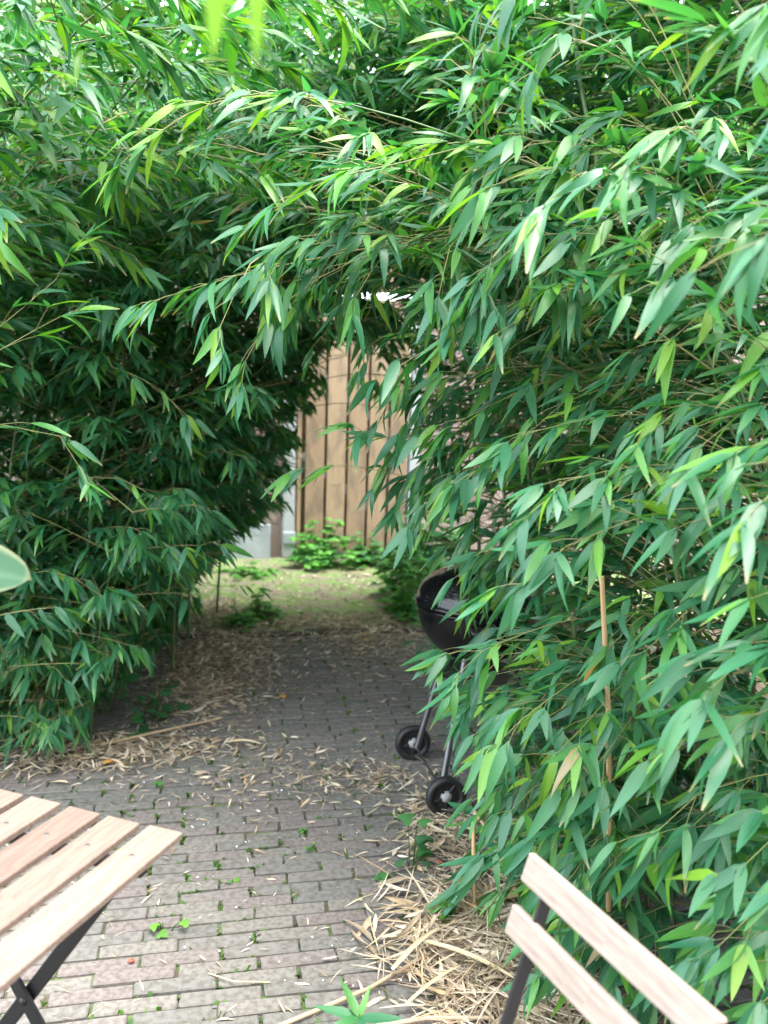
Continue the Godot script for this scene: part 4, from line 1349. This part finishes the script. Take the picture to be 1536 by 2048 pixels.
	spray(b, [Vector3(0.6, 1.92, -2.2), Vector3(0.42, 1.98, -2.0), Vector3(0.3, 1.97, -1.9), Vector3(0.2, 1.92, -1.85)], 0.13, 0.5, 0.25, 0.2, 0.07)
	var c := drawn_bamboo([Vector3(1.2, -0.03, -1.78), Vector3(1.18, 0.8, -1.76), Vector3(1.12, 1.5, -1.72), Vector3(1.0, 2.1, -1.62), Vector3(0.9, 2.4, -1.55)], 0.009, "large-leaved bamboo standing behind the folding chair", "", 0.12, 0.42, 0.1, 0.1, 0.9, 1.05)
	for pts in [[Vector3(1.16, 1.05, -1.75), Vector3(0.77, 1.14, -1.75), Vector3(0.61, 1.23, -1.75), Vector3(0.45, 1.27, -1.75)], [Vector3(1.12, 1.5, -1.72), Vector3(0.70, 1.59, -1.60), Vector3(0.56, 1.71, -1.60), Vector3(0.44, 1.77, -1.60)], [Vector3(1.1, 1.55, -1.7), Vector3(0.72, 1.85, -1.5), Vector3(0.62, 1.97, -1.48), Vector3(0.53, 2.06, -1.45)],
			[Vector3(1.18, 0.65, -1.77), Vector3(0.83, 0.78, -1.80), Vector3(0.69, 0.82, -1.75), Vector3(0.60, 0.79, -1.70)], [Vector3(1.19, 0.4, -1.77), Vector3(0.84, 0.57, -1.70), Vector3(0.75, 0.58, -1.68), Vector3(0.63, 0.58, -1.64)], [Vector3(1.19, 0.35, -1.77), Vector3(0.80, 0.5, -1.55), Vector3(0.73, 0.48, -1.50), Vector3(0.66, 0.44, -1.48)],
			[Vector3(1.15, 1.2, -1.75), Vector3(0.85, 1.42, -1.55), Vector3(0.72, 1.45, -1.45), Vector3(0.6, 1.42, -1.42)], [Vector3(1.18, 0.8, -1.76), Vector3(0.86, 0.98, -1.5), Vector3(0.74, 1.0, -1.42), Vector3(0.64, 0.96, -1.4)]]:
		spray(c, pts, 0.118, 0.5, 0.14, 0.45, 0.07, Vector2i(2, 4))
	for i in 30:
		var y := 0.12 + i * 0.072
		var from := Vector3(1.19 - 0.1 * (y / 2.4), y, -1.76 + 0.06 * y)
		var to := from + Vector3(rf(-0.62, -0.32), rf(0.05, 0.3), rf(-0.05, 0.5))
		if y < 0.95 and to.x < 0.62: to.x = 0.62 + rf(0, 0.1)
		spray(c, [from, from.lerp(to, 0.5) + Vector3(0, 0.08, 0), to, to + Vector3(-0.08, -0.06, 0.03)], rf(0.09, 0.128), 0.42, 0.14, 0.3, 0.056, Vector2i(2, 4))
	var d := drawn_bamboo([Vector3(0.86, -0.03, -2.3), Vector3(0.85, 0.5, -2.3), Vector3(0.8, 0.95, -2.3), Vector3(0.72, 1.2, -2.28)], 0.006, "low bushy bamboo between the barbecue and the straw heap", "", 0.125, 0.4, 0.05, 0.12)
	for pts in [[Vector3(0.85, 0.35, -2.3), Vector3(0.54, 0.47, -2.20), Vector3(0.44, 0.48, -2.20), Vector3(0.35, 0.47, -2.15)], [Vector3(0.86, 0.25, -2.3), Vector3(0.48, 0.40, -2.0), Vector3(0.37, 0.40, -2.0), Vector3(0.30, 0.38, -1.95)], [Vector3(0.85, 0.5, -2.3), Vector3(0.50, 0.66, -2.40), Vector3(0.36, 0.66, -2.35), Vector3(0.26, 0.63, -2.30)],
			[Vector3(0.85, 0.2, -2.3), Vector3(0.5, 0.22, -2.25), Vector3(0.38, 0.2, -2.25), Vector3(0.28, 0.13, -2.25)], [Vector3(0.86, 0.1, -2.3), Vector3(0.62, 0.25, -1.95), Vector3(0.5, 0.26, -1.8), Vector3(0.42, 0.22, -1.75)], [Vector3(0.85, 0.3, -2.3), Vector3(0.66, 0.45, -1.95), Vector3(0.55, 0.46, -1.8), Vector3(0.47, 0.43, -1.72)], [Vector3(0.86, 0.15, -2.3), Vector3(0.6, 0.2, -2.2), Vector3(0.45, 0.2, -2.15), Vector3(0.34, 0.15, -2.15)]]:
		spray(d, pts, 0.11, 0.55, 0.15, 0.3, 0.06, Vector2i(2, 4))
	for i in 20:
		var y := 0.1 + i * 0.05
		var from := Vector3(0.86 - 0.1 * y, y, -2.3)
		var to := from + Vector3(rf(-0.45, -0.15), rf(0.0, 0.2), rf(-0.2, 0.55))
		to.x = maxf(to.x, 0.40) if i % 2 == 0 or y < 0.5 else rf(0.24, 0.36)
		spray(d, [from, from.lerp(to, 0.5) + Vector3(0, 0.06, 0), to, to + Vector3(-0.06, -0.05, 0.03)], rf(0.095, 0.12), 0.55, 0.14, 0.3, 0.062, Vector2i(2, 4))
	for q in [Vector3(0.29, 0.66, -2.42), Vector3(0.31, 0.60, -2.4), Vector3(0.36, 0.56, -2.3), Vector3(0.26, 0.74, -2.45), Vector3(0.33, 0.66, -2.3)]:
		spray(d, [Vector3(0.84, q.y - 0.15, -2.3), Vector3(0.6, q.y + 0.04, -2.34), q + Vector3(0.12, 0.03, 0), q], rf(0.095, 0.115), 0.55, 0.15, 0.5, 0.07, Vector2i(2, 4))
	for i in 26:
		var y := 1.0 + i * 0.05
		var from := Vector3(1.05 - 0.28 * (y - 1.0), y, -2.1 - 0.06 * (y - 1.0))
		var to := from + Vector3(rf(-0.7, -0.2), rf(0.0, 0.3), rf(-0.1, 0.55))
		to.x = maxf(to.x, 0.3)
		spray(b, [from, from.lerp(to, 0.5) + Vector3(0, 0.08, 0), to, to + Vector3(-0.08, -0.07, 0.03)], rf(0.10, 0.125), 0.5, 0.14, 0.3, 0.062, Vector2i(2, 4))
	var e := drawn_bamboo([Vector3(-1.65, -0.03, -2.75), Vector3(-1.6, 1.0, -2.7), Vector3(-1.5, 1.9, -2.6), Vector3(-1.3, 2.5, -2.5), Vector3(-1.0, 2.75, -2.45)], 0.008, "bamboo with light sprays reaching out before the shaded thicket", "", 0.115, 0.4, 0.6, 0.15)
	for pts in [[Vector3(-1.6, 1.15, -2.7), Vector3(-1.20, 1.48, -2.32), Vector3(-1.03, 1.63, -2.30), Vector3(-0.90, 1.76, -2.35), Vector3(-0.86, 1.83, -2.35)], [Vector3(-1.6, 1.1, -2.7), Vector3(-1.24, 1.43, -2.30), Vector3(-1.03, 1.57, -2.30), Vector3(-0.87, 1.66, -2.30)], [Vector3(-1.6, 1.05, -2.7), Vector3(-1.25, 1.29, -2.30), Vector3(-1.04, 1.37, -2.30), Vector3(-0.90, 1.34, -2.35), Vector3(-0.85, 1.26, -2.35)]]:
		spray(e, pts, 0.10, 0.3, 0.25, 0.45, 0.085, Vector2i(1, 3))
	var f := drawn_bamboo([Vector3(-1.6, -0.03, -3.5), Vector3(-1.55, 0.9, -3.45), Vector3(-1.4, 1.6, -3.4), Vector3(-1.1, 2.2, -3.35), Vector3(-0.8, 2.45, -3.3)], 0.008, "shaded bamboo with drooping fans just beyond the table", "", 0.13, 0.45, 0.1, 0.08)
	for pts in [[Vector3(-1.55, 0.9, -3.45), Vector3(-1.11, 1.13, -3.20), Vector3(-0.91, 1.10, -3.15), Vector3(-0.79, 1.02, -3.10), Vector3(-0.77, 0.90, -3.10)], [Vector3(-1.57, 0.5, -3.47), Vector3(-1.35, 0.75, -3.20), Vector3(-1.14, 0.76, -3.10), Vector3(-1.05, 0.70, -3.10)], [Vector3(-1.58, 0.3, -3.48), Vector3(-1.40, 0.5, -3.30), Vector3(-1.11, 0.53, -3.15), Vector3(-0.94, 0.51, -3.10)], [Vector3(-1.45, 1.4, -3.4), Vector3(-1.1, 1.55, -3.1), Vector3(-0.85, 1.5, -3.0), Vector3(-0.7, 1.38, -3.0)]]:
		spray(f, pts, 0.12, 0.85, 0.15, 0.4, 0.075)
	var h := drawn_bamboo([Vector3(1.35, -0.03, -1.15), Vector3(1.34, 1.1, -1.12), Vector3(1.2, 1.95, -1.05), Vector3(0.8, 2.4, -0.92), Vector3(0.35, 2.35, -0.82), Vector3(0.02, 2.08, -0.74)], 0.007, "overhanging bamboo tip with two blurred yellow-green leaves", "", 0.11, 0.2, 2.0, 0.5)
	spray(h, [Vector3(0.02, 2.08, -0.74), Vector3(-0.06, 1.95, -0.68), Vector3(-0.125, 1.83, -0.62)], 0.05, 0.9, 1.0, 0.97, 0.2, Vector2i(1, 1))
	for q in [[Vector3(-0.122, 1.835, -0.62), Vector3(-0.02, -1, 0.05), 0.115, 1.25], [Vector3(-0.10, 1.85, -0.63), Vector3(0.03, -1, 0.02), 0.13, 0.8]]:
		h.leaves.append([Transform3D(blade(q[1], Vector3(0.3, 0.2, 1), q[2], q[3]), q[0]), 0, 8])
	# stems that show between the leaves
	var stems := [["thick upright bamboo culm rising bare above the barbecue", [Vector3(0.82, -0.03, -2.95), Vector3(0.78, 1.0, -2.92), Vector3(0.67, 2.07, -2.85), Vector3(0.58, 2.5, -2.9), Vector3(0.5, 3.0, -2.95), Vector3(0.35, 3.5, -3.0)], 0.016],
		["slim bare bamboo culm beside the thick one over the barbecue", [Vector3(0.66, -0.03, -3.45), Vector3(0.60, 1.0, -3.35), Vector3(0.48, 2.12, -3.22), Vector3(0.38, 2.5, -3.2), Vector3(0.2, 3.1, -3.2)], 0.011],
		["bamboo culm passing close in front of the barbecue bowl", [Vector3(0.70, -0.03, -2.78), Vector3(0.62, 0.48, -2.80), Vector3(0.53, 0.85, -2.85), Vector3(0.47, 1.4, -2.9), Vector3(0.4, 2.0, -2.95), Vector3(0.3, 2.6, -3.0)], 0.010],
		["olive bamboo culm leaning out above the folding chair", [Vector3(1.15, -0.03, -2.0), Vector3(1.0, 1.1, -2.0), Vector3(0.80, 1.42, -1.98), Vector3(0.68, 1.7, -1.95), Vector3(0.55, 2.0, -1.92)], 0.008]]
	for s in stems:
		drawn_bamboo(s[1], s[2], s[0], "", 0.13, 0.32, 0.62, 0.1, 0.6)
	# the little shoot by the table and chair
	var sh := start_plant("bamboo_shoot", "small bamboo shoot with broad leaves standing alone on the paving", "bamboo", Vector3(-0.02, 0, -1.74), "")
	part("culm", tube_mesh([Vector3(0, -0.02, 0), Vector3(0.004, 0.06, 0.002), Vector3(0, 0.1, 0)], [0.003, 0.0025, 0.0015], 6, Color(0.1, 0.2, 0.05)), M.culm, sh.root)
	for q in [[Vector3(-1, 0.12, -0.25), 0.14, 2], [Vector3(0.8, 0.15, 0.2), 0.13, 1], [Vector3(-0.4, 0.5, -0.5), 0.12, 5], [Vector3(0.2, 0.3, 1), 0.14, 3], [Vector3(-0.7, 0.3, 0.6), 0.13, 4], [Vector3(0.3, 0.8, -0.5), 0.09, 6]]:
		sh.leaves.append([Transform3D(blade(q[0], Vector3(0.1, 1, 0.3), q[1] * 0.8, 1.3), Vector3(-0.02, 0.09, -1.74)), rng.randi() % 5, q[2]])
	# dead canes standing in the thicket
	for s in [["dry tan cane standing upright among the leaves beside the folding chair", [Vector3(0.60, -0.03, -1.93), Vector3(0.545, 0.74, -1.92), Vector3(0.50, 1.09, -1.90)], 0.0065], ["short cut cane stub standing close to the barbecue bowl", [Vector3(0.60, -0.03, -2.72), Vector3(0.57, 0.62, -2.74)], 0.009], ["cut cane stub between the dry tan cane and the barbecue", [Vector3(0.68, -0.03, -2.66), Vector3(0.66, 0.60, -2.68)], 0.010], ["thin dry cane rising from the tan sheaths by the straw heap", [Vector3(0.30, -0.03, -2.2), Vector3(0.29, 0.1, -2.25), Vector3(0.29, 0.24, -2.33)], 0.007]]:
		var root := thing("dead_cane", s[0], "cane")
		part("stalk", tube_mesh(s[1], [s[2], s[2] * 0.95, s[2] * 0.85], 10, Color(0.45, 0.29, 0.15)), M.dry, root)

func _ready() -> void:
	rng.seed = 20240611
	# camera
	var cam := Camera3D.new()
	cam.name = "camera"
	cam.position = EYE
	cam.rotation = Vector3(deg_to_rad(-8.3), 0, deg_to_rad(1.8))
	cam.fov = 62.0     # the focal length below gives the same angle
	cam.near = 0.05
	cam.far = 300.0
	cam_basis = Basis.from_euler(Vector3(deg_to_rad(-8.3), 0, deg_to_rad(1.8)))
	var att := CameraAttributesPhysical.new()
	att.frustum_focal_length = 19.971
	att.frustum_focus_distance = 2.2
	att.exposure_aperture = 1.9
	cam.attributes = att
	add_child(cam)
	# overcast sky and a wide, weak sun
	var env := Environment.new()
	env.background_mode = Environment.BG_SKY
	var sky := Sky.new()
	var sm := ProceduralSkyMaterial.new()
	sm.sky_top_color = Color(0.90, 0.96, 1.0)
	sm.sky_horizon_color = Color(0.86, 0.89, 0.93)
	sm.sky_curve = 0.3
	sm.ground_bottom_color = Color(0.25, 0.24, 0.22)
	sm.ground_horizon_color = Color(0.5, 0.5, 0.48)
	sky.sky_material = sm
	env.sky = sky
	env.background_energy_multiplier = 1.0
	env.tonemap_mode = Environment.TONE_MAPPER_LINEAR
	env.tonemap_exposure = 9.4
	env.sdfgi_enabled = true
	env.ssao_enabled = true
	env.ssil_enabled = true
	var we := WorldEnvironment.new()
	we.name = "environment"
	we.environment = env
	add_child(we)
	var sun := DirectionalLight3D.new()
	sun.name = "sun"
	sun.light_energy = 0.5
	sun.light_angular_distance = 40.0
	sun.light_color = Color(1.0, 0.98, 0.95)
	sun.rotation = Vector3(deg_to_rad(-76), deg_to_rad(60), 0)
	sun.shadow_enabled = true
	add_child(sun)

	make_materials()
	make_leaves()
	ground_and_paving()
	wall_and_gate()
	trees()
	house()
	table()
	chair()
	barbecue()
	table_plant()
	thickets()
	finish_plants()
	weeds()
	litter()
